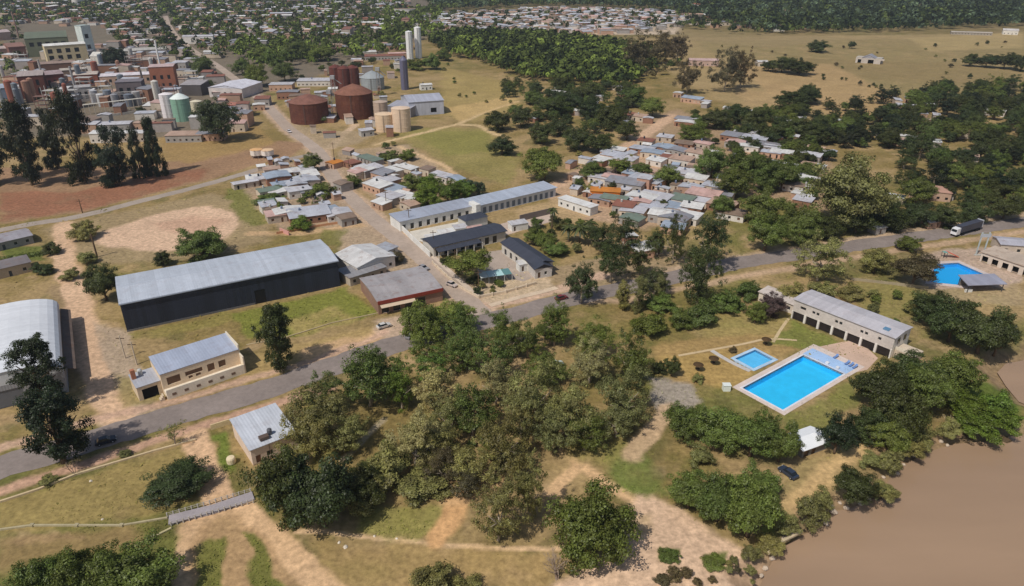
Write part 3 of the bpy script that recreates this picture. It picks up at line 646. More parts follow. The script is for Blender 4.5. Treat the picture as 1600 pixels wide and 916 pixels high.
# --- works side on the left
T('tall','deep','tall dark tree in the row above the red earth bank', (0,166,62,288),(-60,170,10,285),(58,174,100,262),(84,154,146,284), name='tall_tree', lift=0.05)
T('tall','deep','dark pointed tree in the row above the red earth bank', (148,200,204,290), name='tall_tree')
T('column','deep','narrow dark cypress above the red earth bank', (200,204,226,276),(222,188,254,272), name='cypress')
T('round','dark','dark tree beside the green storage tank of the works', (312,148,372,222))
T('round','deep','dark tree beside the cream hall of the works', (160,68,198,108))
T('round','green','tree behind the works beside the avenue', (384,96,420,136),(408,74,448,112),(300,84,332,120),(426,96,462,128),(440,60,480,92),(362,90,392,118),(480,70,520,96),(388,70,420,98))
T('bush','green','green bush in the yards right of the avenue', (600,232,624,254),(624,230,652,254),(626,268,656,300),(590,238,606,252),(540,272,566,296), name='shrub', cat='shrub')
T('round','bright','bright leafy tree in the garden behind the long compound roof', (646,282,690,326),(680,278,720,322),(708,278,744,312),(655,270,690,296))
T('round','bluish','bluish tree at the end of the garden behind the long compound roof', (716,276,746,308),(740,282,760,306))
T('bush','olive','olive weeds clump in the fenced lot', (110,340,150,378),(120,392,150,416),(96,416,126,440), name='shrub', cat='shrub')
T('bush','dark','dark shrub beside the low left house', (66,376,92,400),(52,410,80,432), name='shrub', cat='shrub')
T('bush','brown','brown shrub beside the white gable house', (606,392,634,414),(552,412,582,432), name='shrub', cat='shrub')
T('bush','olive','sparse roadside bush by the kerb wall', (186,702,204,716),(60,740,90,760), name='shrub', cat='shrub')
T('bush','green','olive bush in the settlement edge left of the avenue', (484,282,520,312),(400,300,440,320),(424,286,450,304), name='shrub', cat='shrub')
T('bush','green','green bush on the slope beside the twin white silos', (634,90,666,112),(660,84,690,112),(680,74,706,98), name='shrub', cat='shrub')
# --- scattered woods
def scatter(px, n, amin, amax, habit, tints, label, name, sep=1.05, lift=0.95):
    poly = poly_px(px); x0, x1 = min(p.x for p in poly), max(p.x for p in poly); y0, y1 = min(p.y for p in poly), max(p.y for p in poly); rr = random.Random(len(px)*100+n); got = 0; tries = 0; mine = []
    while got < n and tries < n*60:
        tries += 1; x, y = rr.uniform(x0, x1), rr.uniform(y0, y1)
        if not inpoly(np.array([x]), np.array([y]), poly)[0]: continue
        a = rr.uniform(amin, amax)
        if any((x-u)**2+(y-v)**2 < ((a+w)/2*sep)**2 for u, v, w in mine): continue
        mine.append((x, y, a)); b = a*rr.uniform(0.75, 1.05); plant(rr.choice(habit), x, y, a, b, b*lift, rr.choice(tints), label, name); got += 1
scatter([(1390,205),(1430,145),(1600,138),(1680,180),(1680,330),(1520,330),(1400,320),(1385,250)], 200, 4.2, 8.0, ['round','loose'], ['dark','deep','green','dark'], 'dark tree in the dense wood beyond the main road', 'wood_tree')
scatter([(1300,190),(1390,180),(1400,230),(1300,236),(1270,215)], 18, 4, 6.5, ['round'], ['dark','green','deep'], 'dark tree on the wood edge above the huge olive-brown tree', 'wood_tree')
scatter([(1200,215),(1290,225),(1285,320),(1210,300)], 22, 3, 5.5, ['round'], ['dark','green'], 'tree in the gap between settlement and huge olive-brown tree', 'wood_tree')
scatter([(780,135),(1000,140),(1010,175),(930,215),(800,180)], 85, 3.5, 5.5, ['round','loose'], ['dark','green','dark'], 'tree in the thicket below the far wood', 'thicket_tree')
scatter([(1180,182),(1300,165),(1400,150),(1405,230),(1300,240),(1250,238)], 44, 3.5, 6.5, ['round','loose'], ['dark','green','deep'], 'tree in the canopy joining settlement and dense wood', 'canopy_wood_tree')
scatter([(1100,215),(1300,235),(1270,330),(1180,300)], 26, 2.6, 4.6, ['round'], ['dark','green'], 'tree shading the last settlement roofs', 'canopy_wood_tree')
scatter([(822,352),(900,346),(935,388),(880,412),(842,388)], 14, 1.6, 3.2, ['round','bush'], ['green','dark','olive'], 'lush garden tree beside the slanting black-roofed wing', 'garden_plant')
scatter([(0,112),(290,92),(390,150),(385,205),(150,205),(130,170),(0,168)], 20, 2.2, 4.2, ['round'], ['dark','green','olive'], 'small tree among the works buildings', 'works_tree')
scatter([(430,140),(520,100),(620,100),(640,150),(560,205),(500,205)], 12, 1.8, 3.6, ['round','bush'], ['dark','olive','green'], 'small tree in the tank yard', 'works_tree')
scatter([(1060,175),(1310,190),(1300,225),(1100,215)], 24, 3, 5, ['round'], ['dark','green'], 'tree in the thicket behind the settlement roofs', 'thicket_tree')
scatter([(560,230),(650,220),(640,300),(570,300)], 6, 1.6, 2.6, ['bush'], ['green','olive'], 'yard bush among houses right of the avenue', 'yard_bush')
scatter([(880,240),(1100,250),(1180,320),(1000,350),(900,330)], 20, 1.4, 2.8, ['bush','round'], ['green','dark','olive'], 'small yard tree among the settlement roofs', 'yard_tree')
scatter([(380,260),(480,255),(540,345),(420,350)], 8, 1.3, 2.4, ['bush'], ['green','olive'], 'yard bush among houses left of the avenue', 'yard_bush')
scatter([(1240,470),(1420,455),(1450,500),(1400,520)], 8, 1.5, 2.6, ['bush'], ['green','olive'], 'low bush on the slope behind the long pool house', 'slope_bush')
scatter([(440,150),(560,90),(600,95),(520,120)], 8, 3, 4.5, ['round'], ['dark','green'], 'tree behind the rusted storage tanks', 'works_tree')
scatter([(678,412),(700,405),(745,440),(790,440),(800,455),(750,462),(712,442)], 14, 0.8, 1.7, ['bush','round'], ['green','dark','olive'], 'small shrub in the compound front garden', 'garden_shrub')
scatter([(1100,70),(1600,60),(1600,130),(1420,140),(1180,120)], 30, 1.2, 2.6, ['bush'], ['olive','dark','brown'], 'lone scrub bush out on the dry field', 'scrub_bush')
scatter([(1290,118),(1420,140),(1400,150),(1280,124)], 9, 1.2, 2.4, ['bush'], ['dark','olive'], 'scrub bush in the line crossing the dry field', 'scrub_bush')
scatter([(690,100),(800,125),(810,165),(700,170)], 10, 1.2, 2.6, ['bush'], ['olive','green'], 'scrub bush on the grassy slope behind the grain shed', 'scrub_bush')
scatter([(1130,870),(1190,880),(1180,916),(1080,916)], 8, 0.5, 1.1, ['bush'], ['brown','olive'], 'dry tuft on the sandy river edge', 'dry_tuft')
scatter([(540,690),(700,660),(880,690),(860,740),(700,790),(580,790)], 22, 1.0, 2.2, ['bush'], ['olive','green','brown'], 'undergrowth bush at the foot of the grove', 'grove_shrub')
# --- palms
def palm(px, py, h, r, label):
    b = P(px, py); o = thing('palm_tree', label, 'palm', b); mb = MB(); mb.tube([(0,0,-0.1),(0.1,0,h*0.5),(0.15,0.1,h)], [0.35,0.26,0.24], 8); obj('trunk', mb, M_BARK, o)
    cr = MB(); rr = random.Random(int(px))
    for k in range(22):
        a = 6.283*k/22+rr.uniform(-0.1,0.1); el = rr.uniform(-0.3, 1.0); pts = []
        for i in range(6):
            t = i/5; d = r*t*math.cos(el*(1-t*0.6)); z = r*(math.sin(el)*t-0.75*t*t); pts.append(Vector((0.15+d*math.cos(a), 0.1+d*math.sin(a), h+z)))
        side = Vector((-math.sin(a), math.cos(a), 0)); vs_ = []
        for i, p in enumerate(pts): w = r*0.16*math.sin(math.pi*(0.12+0.83*i/5)); vs_ += [p-side*w-Vector((0,0,w*0.5)), p, p+side*w-Vector((0,0,w*0.5))]
        cr.add(vs_, [q for i in range(5) for q in ((3*i,3*i+1,3*i+4,3*i+3),(3*i+1,3*i+2,3*i+5,3*i+4))])
    obj('crown', cr, M_LEAF, o, C(84,92,48)); return o
palm(862,362,9,2.6,'slim tall palm at the inner corner of the compound')
palm(888,378,6,3.6,'bushy palm beside the slim tall palm')
palm(905,382,7,4.2,'broad palm with drooping fronds in the compound garden')
palm(932,384,6.5,4.4,'palm at the garden end nearest the settlement')
palm(920,370,6,3.8,'palm behind the broad palm in the compound garden')
# --- leafless trees
def bare_tree(px, py, h, label, col, n=5):
    o = thing('bare_tree', label, 'tree', P(px, py)); rr = random.Random(int(px+py)); br = MB()
    def grow(p, d, l, r, k):
        q = p+d*l; br.tube([p, p+d*l*0.5+Vector((rr.uniform(-.05,.05),rr.uniform(-.05,.05),0))*l, q], [r, r*0.8, r*0.6], 4)
        if k == 0: return
        for _ in range(3 if k > 1 else 4):
            e = (d+Vector((rr.uniform(-.8,.8), rr.uniform(-.8,.8), rr.uniform(-.15,.5)))).normalized(); grow(q, e, l*rr.uniform(0.55,0.8), r*0.55, k-1)
    for i in range(n): grow(Vector((rr.uniform(-.3,.3)*h*0.2, rr.uniform(-.3,.3)*h*0.2, -0.1)), Vector((rr.uniform(-.5,.5), rr.uniform(-.5,.5), 1)).normalized(), h*0.34, h*0.02, 3)
    obj('branches', br, mat('bare_'+str(px), col, 0.95, 0.1), o); return o
bare_tree(870,905,6.5,'grey leafless tree on the sandy clearing below the lone tree', C(160,142,126), 6)
bare_tree(118,742,4.5,'small leafless roadside tree with pale base beside the tall dark tree', C(120,106,96), 3)
bare_tree(1392,640,5,'pale dead branching tree at the foot of the dark pool-side trees', C(196,184,164), 2)
bare_tree(1475,668,4,'whitish dead snag above the muddy river point', C(190,172,146), 3)

# ------------------------------------------------------------------ buildings: local frame x along the front, y away from it, z up
def root_at(name, label, cat, A, B, group=None):
    a, b = P(*A), P(*B); d = b-a; o = thing(name, label, cat, a, math.atan2(d.y, d.x), group); return o, d.length
def wall_open(mb, L, H, ops, y0=0.0, depth=0.25, x0=0.0, z0=0.0):
    """a wall face at y = y0 looking to -y with openings cut out and their reveals; ops: (x0, x1, z0, z1)"""
    xs = sorted({x0, L}|{o[0] for o in ops}|{o[1] for o in ops}); zs = sorted({z0, H}|{o[2] for o in ops}|{o[3] for o in ops})
    for i in range(len(xs)-1):
        for j in range(len(zs)-1):
            mx, mz = (xs[i]+xs[i+1])/2, (zs[j]+zs[j+1])/2
            if any(o[0] < mx < o[1] and o[2] < mz < o[3] for o in ops): continue
            mb.add([(xs[i],y0,zs[j]),(xs[i+1],y0,zs[j]),(xs[i+1],y0,zs[j+1]),(xs[i],y0,zs[j+1])], [(0,1,2,3)])
    for a, b, c, d in ops:
        mb.add([(a,y0,c),(b,y0,c),(b,y0,d),(a,y0,d),(a,y0+depth,c),(b,y0+depth,c),(b,y0+depth,d),(a,y0+depth,d)], [(0,4,5,1),(1,5,6,2),(2,6,7,3),(3,7,4,0)])
    return mb
def shell(L, D, H, ops=(), z0=0.0):
    """four walls, front one with openings"""
    mb = MB(); wall_open(mb, L, H, list(ops), 0.0, 0.3, 0.0, z0)
    mb.add([(L,0,z0),(L,D,z0),(L,D,H),(L,0,H)], [(0,1,2,3)]); mb.add([(L,D,z0),(0,D,z0),(0,D,H),(L,D,H)], [(0,1,2,3)]); mb.add([(0,D,z0),(0,0,z0),(0,0,H),(0,D,H)], [(0,1,2,3)])
    return mb
def roof_mb(kind, L, D, H, rise, ov=0.35, t=0.16):
    mb = MB(); x0, x1, y0, y1 = -ov, L+ov, -ov, D+ov
    if kind == 'gx':
        m = D/2; mb.slab([(x0,y0,H),(x1,y0,H),(x1,m,H+rise),(x0,m,H+rise)], t); mb.slab([(x1,y1,H),(x0,y1,H),(x0,m,H+rise),(x1,m,H+rise)], t)
        mb.add([(0,0.02,H-t),(0,D-0.02,H-t),(0,m,H+rise-t)], [(2,1,0)]); mb.add([(L,0.02,H-t),(L,D-0.02,H-t),(L,m,H+rise-t)], [(0,1,2)])
    elif kind == 'gy':
        m = L/2; mb.slab([(x0,y1,H),(x0,y0,H),(m,y0,H+rise),(m,y1,H+rise)], t); mb.slab([(x1,y0,H),(x1,y1,H),(m,y1,H+rise),(m,y0,H+rise)], t)
        mb.add([(0.02,0,H-t),(L-0.02,0,H-t),(m,0,H+rise-t)], [(0,1,2)]); mb.add([(0.02,D,H-t),(L-0.02,D,H-t),(m,D,H+rise-t)], [(2,1,0)])
    elif kind == 'mono':                                 # rise at the back (or at the front when negative)
        za, zb = (H, H+rise) if rise >= 0 else (H-rise, H)
        mb.slab([(x0,y0,za),(x1,y0,za),(x1,y1,zb),(x0,y1,zb)], t)
        zl, zh = H-t, max(za, zb)-t
        if rise > 0: mb.add([(0,0,zl),(0,D,zl),(0,D,zh),(L,0,zl),(L,D,zl),(L,D,zh)], [(0,2,1),(3,4,5),(1,2,5,4)])
        elif rise < 0: mb.add([(0,0,zl),(0,D,zl),(0,0,zh),(L,0,zl),(L,D,zl),(L,0,zh)], [(0,2,1),(3,4,5),(0,3,5,2)])
    elif kind == 'flat': mb.box(x0, x1, y0, y1, H, H+t)
    elif kind == 'hip':
        i = min(L, D)*0.45
        if L >= D: r0, r1 = (i, D/2, H+rise), (L-i, D/2, H+rise)
        else: r0, r1 = (L/2, i, H+rise), (L/2, D-i, H+rise)
        c = [(x0,y0,H),(x1,y0,H),(x1,y1,H),(x0,y1,H)]
        if L >= D: mb.add(c+[r0,r1], [(0,1,5,4),(1,2,5),(2,3,4,5),(3,0,4),(3,2,1,0)])
        else: mb.add(c+[r0,r1], [(0,1,4),(1,2,5,4),(2,3,5),(3,0,4,5),(3,2,1,0)])
    elif kind == 'arch':                                 # barrel, axis along y
        n = 14; pr = []
        for k in range(n+1):
            a = math.pi*(1-k/n); pr.append((L/2+(L/2+ov)*math.cos(a), H+rise*math.sin(a)**0.8))
        vs_ = [(p[0],y0,p[1]) for p in pr]+[(p[0],y1,p[1]) for p in pr]; n1 = n+1
        mb.add(vs_, [(k,k+1,n1+k+1,n1+k) for k in range(n)]); mb.add([(p[0],0.0,p[1]-0.03) for p in pr], [tuple(range(n,-1,-1))]); mb.add([(p[0],D,p[1]-0.03) for p in pr], [tuple(range(n+1))])
    return mb
def windows(o, ops, y=0.3, mat_=None, frame=None, name='window', shift=0.0):
    for a, b, c, d in ops:
        w = obj(name, MB().box(a, b, y-0.06+shift, y+shift, c, d), mat_ or M_GLASS, o)
        if frame:
            f = MB(); t = 0.07; f.box(a, b, y-0.14+shift, y-0.065+shift, c, c+t); f.box(a, b, y-0.14+shift, y-0.065+shift, d-t, d); f.box(a, a+t, y-0.14+shift, y-0.065+shift, c+t, d-t); f.box(b-t, b, y-0.14+shift, y-0.065+shift, c+t, d-t)
            obj('frame', f, M_PAINT, w, frame)
def panel(o, name, a, b, c, d, y=-0.05, m=None, color=None):
    return obj(name, MB().box(a, b, y, y+0.045, c, d), m or M_DARK, o, color)
def side_panel(o, name, x, y0, y1, z0, z1, m=None, color=None):
    return obj(name, MB().box(x, x+0.05, y0, y1, z0, z1), m or M_DARK, o, color)
ZINC, ZDARK, ZPALE, WHITE, CREAM, RED, PINK, BLACK, RUSTY = C(166,170,180), C(136,138,146), C(196,200,206), C(222,220,214), C(214,196,164), C(150,70,52), C(206,178,164), C(60,63,74), C(124,78,64)
def simple(name, label, cat, A, B, D, H, roof='gx', rise=0.8, rc=ZINC, wc=CREAM, ops=None, ov=0.35, wallm=None, group=None, roofm=None, wdoor=None):
    o, L = root_at(name, label, cat, A, B, group)
    rr = random.Random(int(A[0]*7+A[1]*13))
    if ops is None:
        n = max(1, int(L/3.4)); ops = []
        for k in range(n):
            xc = L*(k+0.5)/n
            ops.append((xc-0.45, xc+0.45, 0.05, 2.05) if k == n//2 else (xc-0.6, xc+0.6, 0.9, min(2.1, H-0.4)))
    ops = [q for q in ops if q[3] < H-0.05]
    obj('wall', shell(L, D, H, ops), wallm or M_WALL, o, wc)
    for q in ops:
        if q[2] < 0.3: obj('door', MB().box(q[0], q[1], 0.2, 0.26, q[2], q[3]), M_PAINT, o, wdoor or rr.choice([C(92,70,54), C(70,76,82), C(120,116,110)]))
        else: windows(o, [q], 0.3, None, C(206,200,190))
    rm = roofm or (M_ROOFY if roof == 'gy' else M_ROOFX)
    obj('roof', roof_mb(roof, L, D, H+0.005, rise, ov), rm, o, rc)
    return o, L
# --- black warehouse
o, L = root_at('warehouse', 'long black-walled warehouse with pale grey metal roof', 'warehouse', (199,519), (532,447)); D, H = 20.8, 9.2
ops = [(L*0.575, L*0.575+3.2, 0.0, 4.6)]
obj('wall', shell(L, D, H, ops), mat('navy_sheet', C(46,52,68), 0.55, 0.35, 0.12, 0.1, 0.06, 1.0, stripes=('X', 0.6), panels=0.30), o)
obj('roof', roof_mb('gx', L, D, H+0.01, 0.9, 0.25, 0.14), M_CLEANX, o, C(190,196,206))
obj('sliding_door', MB().box(ops[0][0]-0.2, ops[0][1]+0.2, 0.12, 0.2, 0, 4.6), mat('door_black', C(22,23,28), 0.6, 0.3), o)
obj('gutter', MB().box(-0.3, L+0.3, -0.5, -0.27, H-0.35, H-0.1), M_PAINT, o, C(150,156,168))
obj('base_course', MB().box(-0.03, ops[0][0]-0.3, -0.09, -0.012, 0, 0.6), M_CONC, o, C(110,108,108))
obj('ridge_cap', MB().slab([(-0.25,D/2-0.3,H+0.93),(L+0.25,D/2-0.3,H+0.93),(L+0.25,D/2+0.3,H+0.93),(-0.25,D/2+0.3,H+0.93)], 0.05), M_PAINT, o, C(182,188,198))
# --- arched shed at the photo edge
o, L = root_at('arched_shed', 'big pale metal shed with curved roof cut by the photo edge', 'shed', (-60,655), (108,612)); D, H = 42, 6.0
obj('wall', shell(L, D, H, [(L*0.3, L*0.6, 0, 4.6)]), M_CLAD, o, C(160,160,164)); obj('roof', roof_mb('arch', L, D, H, 3.6, 0.2), mat('curved_sheet', C(226,228,232), 0.5, 0.4, 0.08, 0.08, 0.06, 1.0, stripes=('Y', 0.9), panels=-0.10), o)
obj('sliding_door', MB().box(L*0.3-0.2, L*0.6+0.2, 0.15, 0.22, 0, 4.6), M_PAINT, o, C(110,112,118))
obj('side_lean_to', MB().slab([(L+0.15,4,H-1.2),(L+2.6,4,H-2.2),(L+2.6,D,H-2.2),(L+0.15,D,H-1.2)], 0.12), M_RUST, o, C(112,98,90))
# --- houses left of the dirt road
simple('house', 'low grey-roofed house at the photo edge beyond the hedge', 'house', (-40,402), (54,380), 10, 3.2, 'gx', 0.9, C(164,160,166), C(150,146,142))
simple('house', 'flat dark-roofed house between hedge and arched shed', 'house', (-40,446), (52,424), 8, 3.4, 'flat', 0, C(130,122,122), C(190,170,146))
hd = MB(); a, b = P(-20,412), P(70,398)
def hedge(name, label, A, B, w, h, tint):
    a, b = P(*A), P(*B); n = int((b-a).length*h*34); rs = np.random.RandomState(int(A[0]+500)); t = rs.rand(n); d = (b-a).normalized(); nv = np.array([-d.y, d.x, 0])
    u = rs.uniform(-1,1,n); z = rs.rand(n)*h*(1-0.25*np.abs(u)); c = np.array(a)[None,:]+t[:,None]*np.array(b-a)[None,:]+u[:,None]*nv*w/2; c[:,2] = z
    nr = rs.normal(size=(n,3))*0.5+u[:,None]*nv+np.array([0,0,0.6]); nr /= np.linalg.norm(nr, axis=1)[:,None]
    v, q = leaf_cards(c, nr, 0.3, rs); o_ = obj(name, arr_mesh(name, v, q), M_LEAF, None, C(*GREENS[tint])); return tag(o_, label, 'hedge')
hedge('hedge', 'clipped green hedge in front of the low grey-roofed house', (-30,412), (68,398), 2.6, 1.6, 'green')
# --- beige two-storey house
o, L = root_at('two_storey_house', 'beige two-storey house with grey metal roof facing the main road', 'house', (258,618), (378,577)); D, H = 9.0, 6.1
ops = [(1.2,4.4,2.5,4.6),(5.6,9.8,3.3,4.5),(6.2,7.2,2.4,3.15),(8.0,9.2,2.4,3.15),(11.0,12.8,2.5,4.6),(13.8,15.6,2.7,4.5)]
ops = [q for q in ops if q[1] < L-0.3]
obj('wall', shell(L, D, H, ops), M_WALL, o, C(226,204,176))
windows(o, ops, 0.3, mat('brown_shutter', C(112,84,66), 0.6, 0.3, 0.15, 0.5), C(150,122,98))
obj('roof', roof_mb('mono', L, D, H+0.01, 0.9, 0.1), M_CLEANX, o, C(172,180,198))
obj('parapet', MB().box(L+0.03, L+0.35, -2.4, D+0.2, 0, H-1.2), M_WALL, o, C(226,212,190)); obj('gable_wall', MB().box(L+0.04, L+0.34, 0.05, D+0.18, H-1.19, H+1.3), M_WALL, o, C(228,216,194))
obj('terrace', MB().box(0.02, L-0.02, -2.4, -0.03, 0, 1.7), M_CONC, o, C(232,218,196)); obj('terrace_wall', MB().box(0.02, L-0.02, -2.62, -2.42, 0, 2.7), M_WALL, o, C(240,230,210))
for k in range(6): obj('recess_shade_panel', MB().box(1.2+k*L/6.6, 2.2+k*L/6.6, -2.66, -2.625, 0.8, 1.5), mat('recess_shade', C(128,108,92), 0.9, 0.1), o)  # flat raised panels, the shade of shallow recesses put into their colour
for k in range(3): obj('terrace_step', MB().box(-0.9-k*0.35, -0.55-k*0.35, -2.2, -0.9, 0, 1.4-k*0.45), M_CONC, o, C(206,188,164))
obj('annex', shell(5.5, 7, 3.9, [(1.0,4.6,0.0,2.9)]), M_WALL, o, C(216,196,168)).location = (-5.52, 1.2, 0)
obj('annex_roof', roof_mb('mono', 5.5, 7, 3.92, 0.3, 0.12), M_CLEANX, o, C(176,178,186)).location = (-5.52, 1.2, 0)
obj('garage_opening', MB().box(-4.6, -0.85, 1.45, 1.55, 0, 2.9), M_DARK, o)
obj('chimney', MB().box(-5.4, -4.4, 5.2, 6.2, 3.9, 6.6), M_WALL, o, C(178,120,92)); obj('roof_tank', MB().lathe([(0.55,3.95),(0.6,4.3),(0.6,5.3),(0.4,5.6),(0.1,5.7)], 12, (-3.2, 6.8)), M_PAINT, o, C(190,190,186))
# --- grey-roofed house in the park
o, L = root_at('park_house', 'cream park house with pale grey metal roof beside the dirt track', 'house', (396,728), (466,700)); D, H = 12.6, 4.3
ops = [(0.8,1.9,0.05,2.2),(3.2,4.6,1.0,2.3),(6.4,7.8,1.0,2.3)]
obj('wall', shell(L, D, H, ops), M_WALL, o, C(228,204,184)); windows(o, ops[1:], 0.3, None, C(200,190,178)); obj('door', MB().box(0.8,1.9,0.2,0.26,0.05,2.2), M_PAINT, o, C(120,84,66))
obj('roof', roof_mb('mono', L, D, H+0.01, 0.5, 0.3), M_CLEANX, o, C(204,208,216))
rt = obj('roof_tank', MB().lathe([(0.5,0),(0.55,0.3),(0.55,1.1),(0.35,1.35),(0.1,1.4)], 12, (0,0)), M_PAINT, o, C(92,92,98)); rt.location = (5.2, 2.6, H+0.25); obj('roof_hatch', MB().box(2.6,4.6,1.0,2.3,H+0.3,H+0.95), M_PAINT, o, C(96,80,70))
obj('drainpipe', MB().box(3.9,4.0,-0.1,-0.02,0,H), M_PAINT, o, C(120,100,90)); obj('skirting', MB().box(0,L,-0.06,-0.015,0,0.4), M_CONC, o, C(190,168,140))
rb = thing('water_barrel', 'round cream barrel lying beside the park house corner', 'barrel', P(362,724)); obj('barrel_shell', MB().lathe([(0.8,0),(0.95,0.3),(0.95,1.3),(0.8,1.6),(0.2,1.7)], 14), M_PAINT, rb, C(226,208,172))
gw, gl = root_at('garden_wall', 'short cream wall behind the park house along the road', 'wall', (330,672), (368,660)); obj('wall', MB().box(0, gl, -0.12, 0.12, 0, 1.4), M_WALL, gw, C(224,202,156))
# --- white gable house and corner shop
o, L = simple('gable_house', 'white gable house with bright half roof beside the avenue', 'house', (560,436), (618,417), 15, 4.2, 'gy', 1.5, C(214,212,210), C(222,214,204)); obj('porch_roof', MB().slab([(L+0.1,1,3.2),(L+3,1,2.8),(L+3,7,2.8),(L+0.1,7,3.2)], 0.1), M_ROOFX, o, C(170,172,178))
simple('shed', 'small grey shed between white gable house and avenue', 'shed', (600,406), (622,396), 6, 2.8, 'mono', 0.3, C(172,176,184), C(200,194,186))
o, L = root_at('corner_shop', 'wide grey-roofed corner shop with red front', 'shop', (592,492), (692,470)); D, H = 19, 4.4
ops = [(1,3.4,0.1,2.8),(4.6,7,0.1,2.8),(8.4,11,0.1,2.8),(12.6,15.2,0.1,2.8)]; ops = [q for q in ops if q[1] < L]
obj('wall', shell(L, D, H, ops), M_WALL, o, C(150,120,104)); windows(o, ops, 0.3, None, C(220,200,180), 'shop_window'); obj('roof', roof_mb('gx', L, D, H+0.01, 0.9, 0.2), M_ROOFX, o, C(168,162,162))
obj('fascia', MB().box(-0.1, L+0.1, -0.5, -0.22, H-0.9, H+0.2), M_PAINT, o, C(136,58,46)); obj('awning', MB().slab([(0.5,-1.9,2.9),(L*0.55,-1.9,2.9),(L*0.55,-0.3,3.3),(0.5,-0.3,3.3)], 0.06), M_PAINT, o, C(206,186,160))
simple('shed', 'grey lean-to roof joined behind the red-fronted corner shop', 'shed', (548,448), (604,430), 8, 3.2, 'mono', 0.3, C(150,148,150), C(180,168,152))
# --- black-roofed compound
o, L = root_at('row_building', 'long low white row with grey metal roof closing the compound', 'building', (626,362), (742,336)); D, H = 9, 4.2
ops = [(k*3.6+0.8, k*3.6+2.4, 0.1, 2.5) for k in range(int(L/3.6))]
obj('wall', shell(L, D, H, ops), M_WALL, o, WHITE); windows(o, ops, 0.3, None, C(200,196,190), 'glass_door'); obj('roof', roof_mb('mono', L, D, H+0.01, 0.5, 0.4), M_CLEANX, o, C(168,174,188))
o, L = root_at('motel_wing', 'white motel wing with evenly spaced bays and grey roof', 'building', (744,337), (868,307)); D, H = 9, 4.2
ops = [(k*3.0+0.5, k*3.0+2.3, 0.1, 2.8) for k in range(int(L/3.0))]
obj('wall', shell(L, D, H, ops), M_WALL, o, C(206,210,214)); windows(o, ops, 0.3, mat('bay_shade', C(104,116,130), 0.5, 0.4, 0.1, 0.4), C(214,214,212), 'glass_door'); obj('roof', roof_mb('mono', L, D, H+0.01, 0.5, 0.6), M_CLEANX, o, C(178,186,200)); obj('stair_block', MB().box(-1.6, 0.6, -2.6, 3, 0, 5.6), M_WALL, o, WHITE)  # panels in the bays carry the shade inside as their colour
o, L = simple('white_wing', 'white-roofed wing at the end of the motel court', 'building', (872,322), (922,338), 5, 3.6, 'flat', 0, C(228,226,222), WHITE)
o, L = root_at('black_hall', 'main black-roofed hall of the compound', 'building', (678,402), (790,376)); D, H = 9.0, 4.0
ops = [(k*3.4+0.8, k*3.4+2.6, 0.1, 2.9) for k in range(int(L/3.4))]
obj('wall', shell(L, D, H, ops), M_WALL, o, C(198,192,182)); windows(o, ops, 0.3, None, C(120,112,104), 'glass_door')
M_BROOF = mat('black_sheet', C(66,69,80), 0.6, 0.35, 0.12, 0.1, 0.08, 1.2, stripes=('X', 0.6), panels=0.14)
obj('roof', roof_mb('gx', L, D, H+0.01, 1.0, 0.6), M_BROOF, o); obj('veranda_roof', MB().slab([(0.4,-3.2,2.9),(L*0.6,-3.2,2.9),(L*0.6,-0.4,3.5),(0.4,-0.4,3.5)], 0.1), M_BROOF, o)
for k in range(6): obj('veranda_post', MB().box(0.5+k*L*0.118, 0.75+k*L*0.118, -3.1, -2.85, 0, 2.85), M_WALL, o, C(212,206,196))
o, L = root_at('black_wing', 'nearer slanting black-roofed wing of the compound', 'building', (784,395), (836,432)); D, H = 7, 4.0
obj('wall', shell(L, D, H, [(2,3.6,0.1,2.4),(6,7.6,0.1,2.4),(10,11.6,0.1,2.4)]), M_WALL, o, C(204,198,188)); windows(o, [(2,3.6,0.1,2.4),(6,7.6,0.1,2.4),(10,11.6,0.1,2.4)], 0.3, None, C(150,140,130), 'glass_door'); obj('roof', roof_mb('gx', L, D, H+0.01, 1.3, 0.5), M_BROOF, o)
o, L = root_at('black_cottage', 'small black-roofed cottage at the street end of the compound', 'cottage', (836,436), (862,432)); D, H = 9, 3.6
obj('wall', shell(L, D, H, [(1,2,0.1,2.2),(3.4,4.4,1,2.2)]), M_WALL, o, C(196,190,184)); windows(o, [(3.4,4.4,1,2.2)], 0.3, None, WHITE); obj('door', MB().box(1,2,0.2,0.26,0.1,2.2), M_PAINT, o, C(90,70,56)); obj('roof', roof_mb('gy', L, D, H+0.01, 1.6, 0.5), mat('black_sheet_y', C(64,68,80), 0.6, 0.35, 0.12, 0.1, stripes=('Y', 0.6), panels=-0.14), o)
o, L = root_at('black_annex', 'small dark roof behind the main black-roofed hall', 'building', (728,360), (762,352)); obj('wall', shell(L, 6, 3.8), M_WALL, o, C(190,186,178)); obj('roof', roof_mb('hip', L, 6, 3.81, 1.2, 0.4), M_BROOF, o)
struct('courtyard', MB().add(poly_px_z([(748,425),(730,398),(790,390),(838,432),(818,440)], 0.03), [(0,1,2,3,4)]), M_CONC, C(176,160,146))
struct('court_paving', MB().add(poly_px_z([(650,376),(640,362),(740,342),(770,356),(690,384)], 0.03), [(0,1,2,3,4)]), M_CONC, C(214,206,192))
struct('motel_yard', MB().add(poly_px_z([(790,368),(776,352),(868,326),(866,345)], 0.028), [(0,1,2,3)]), M_CONC, C(196,176,160))
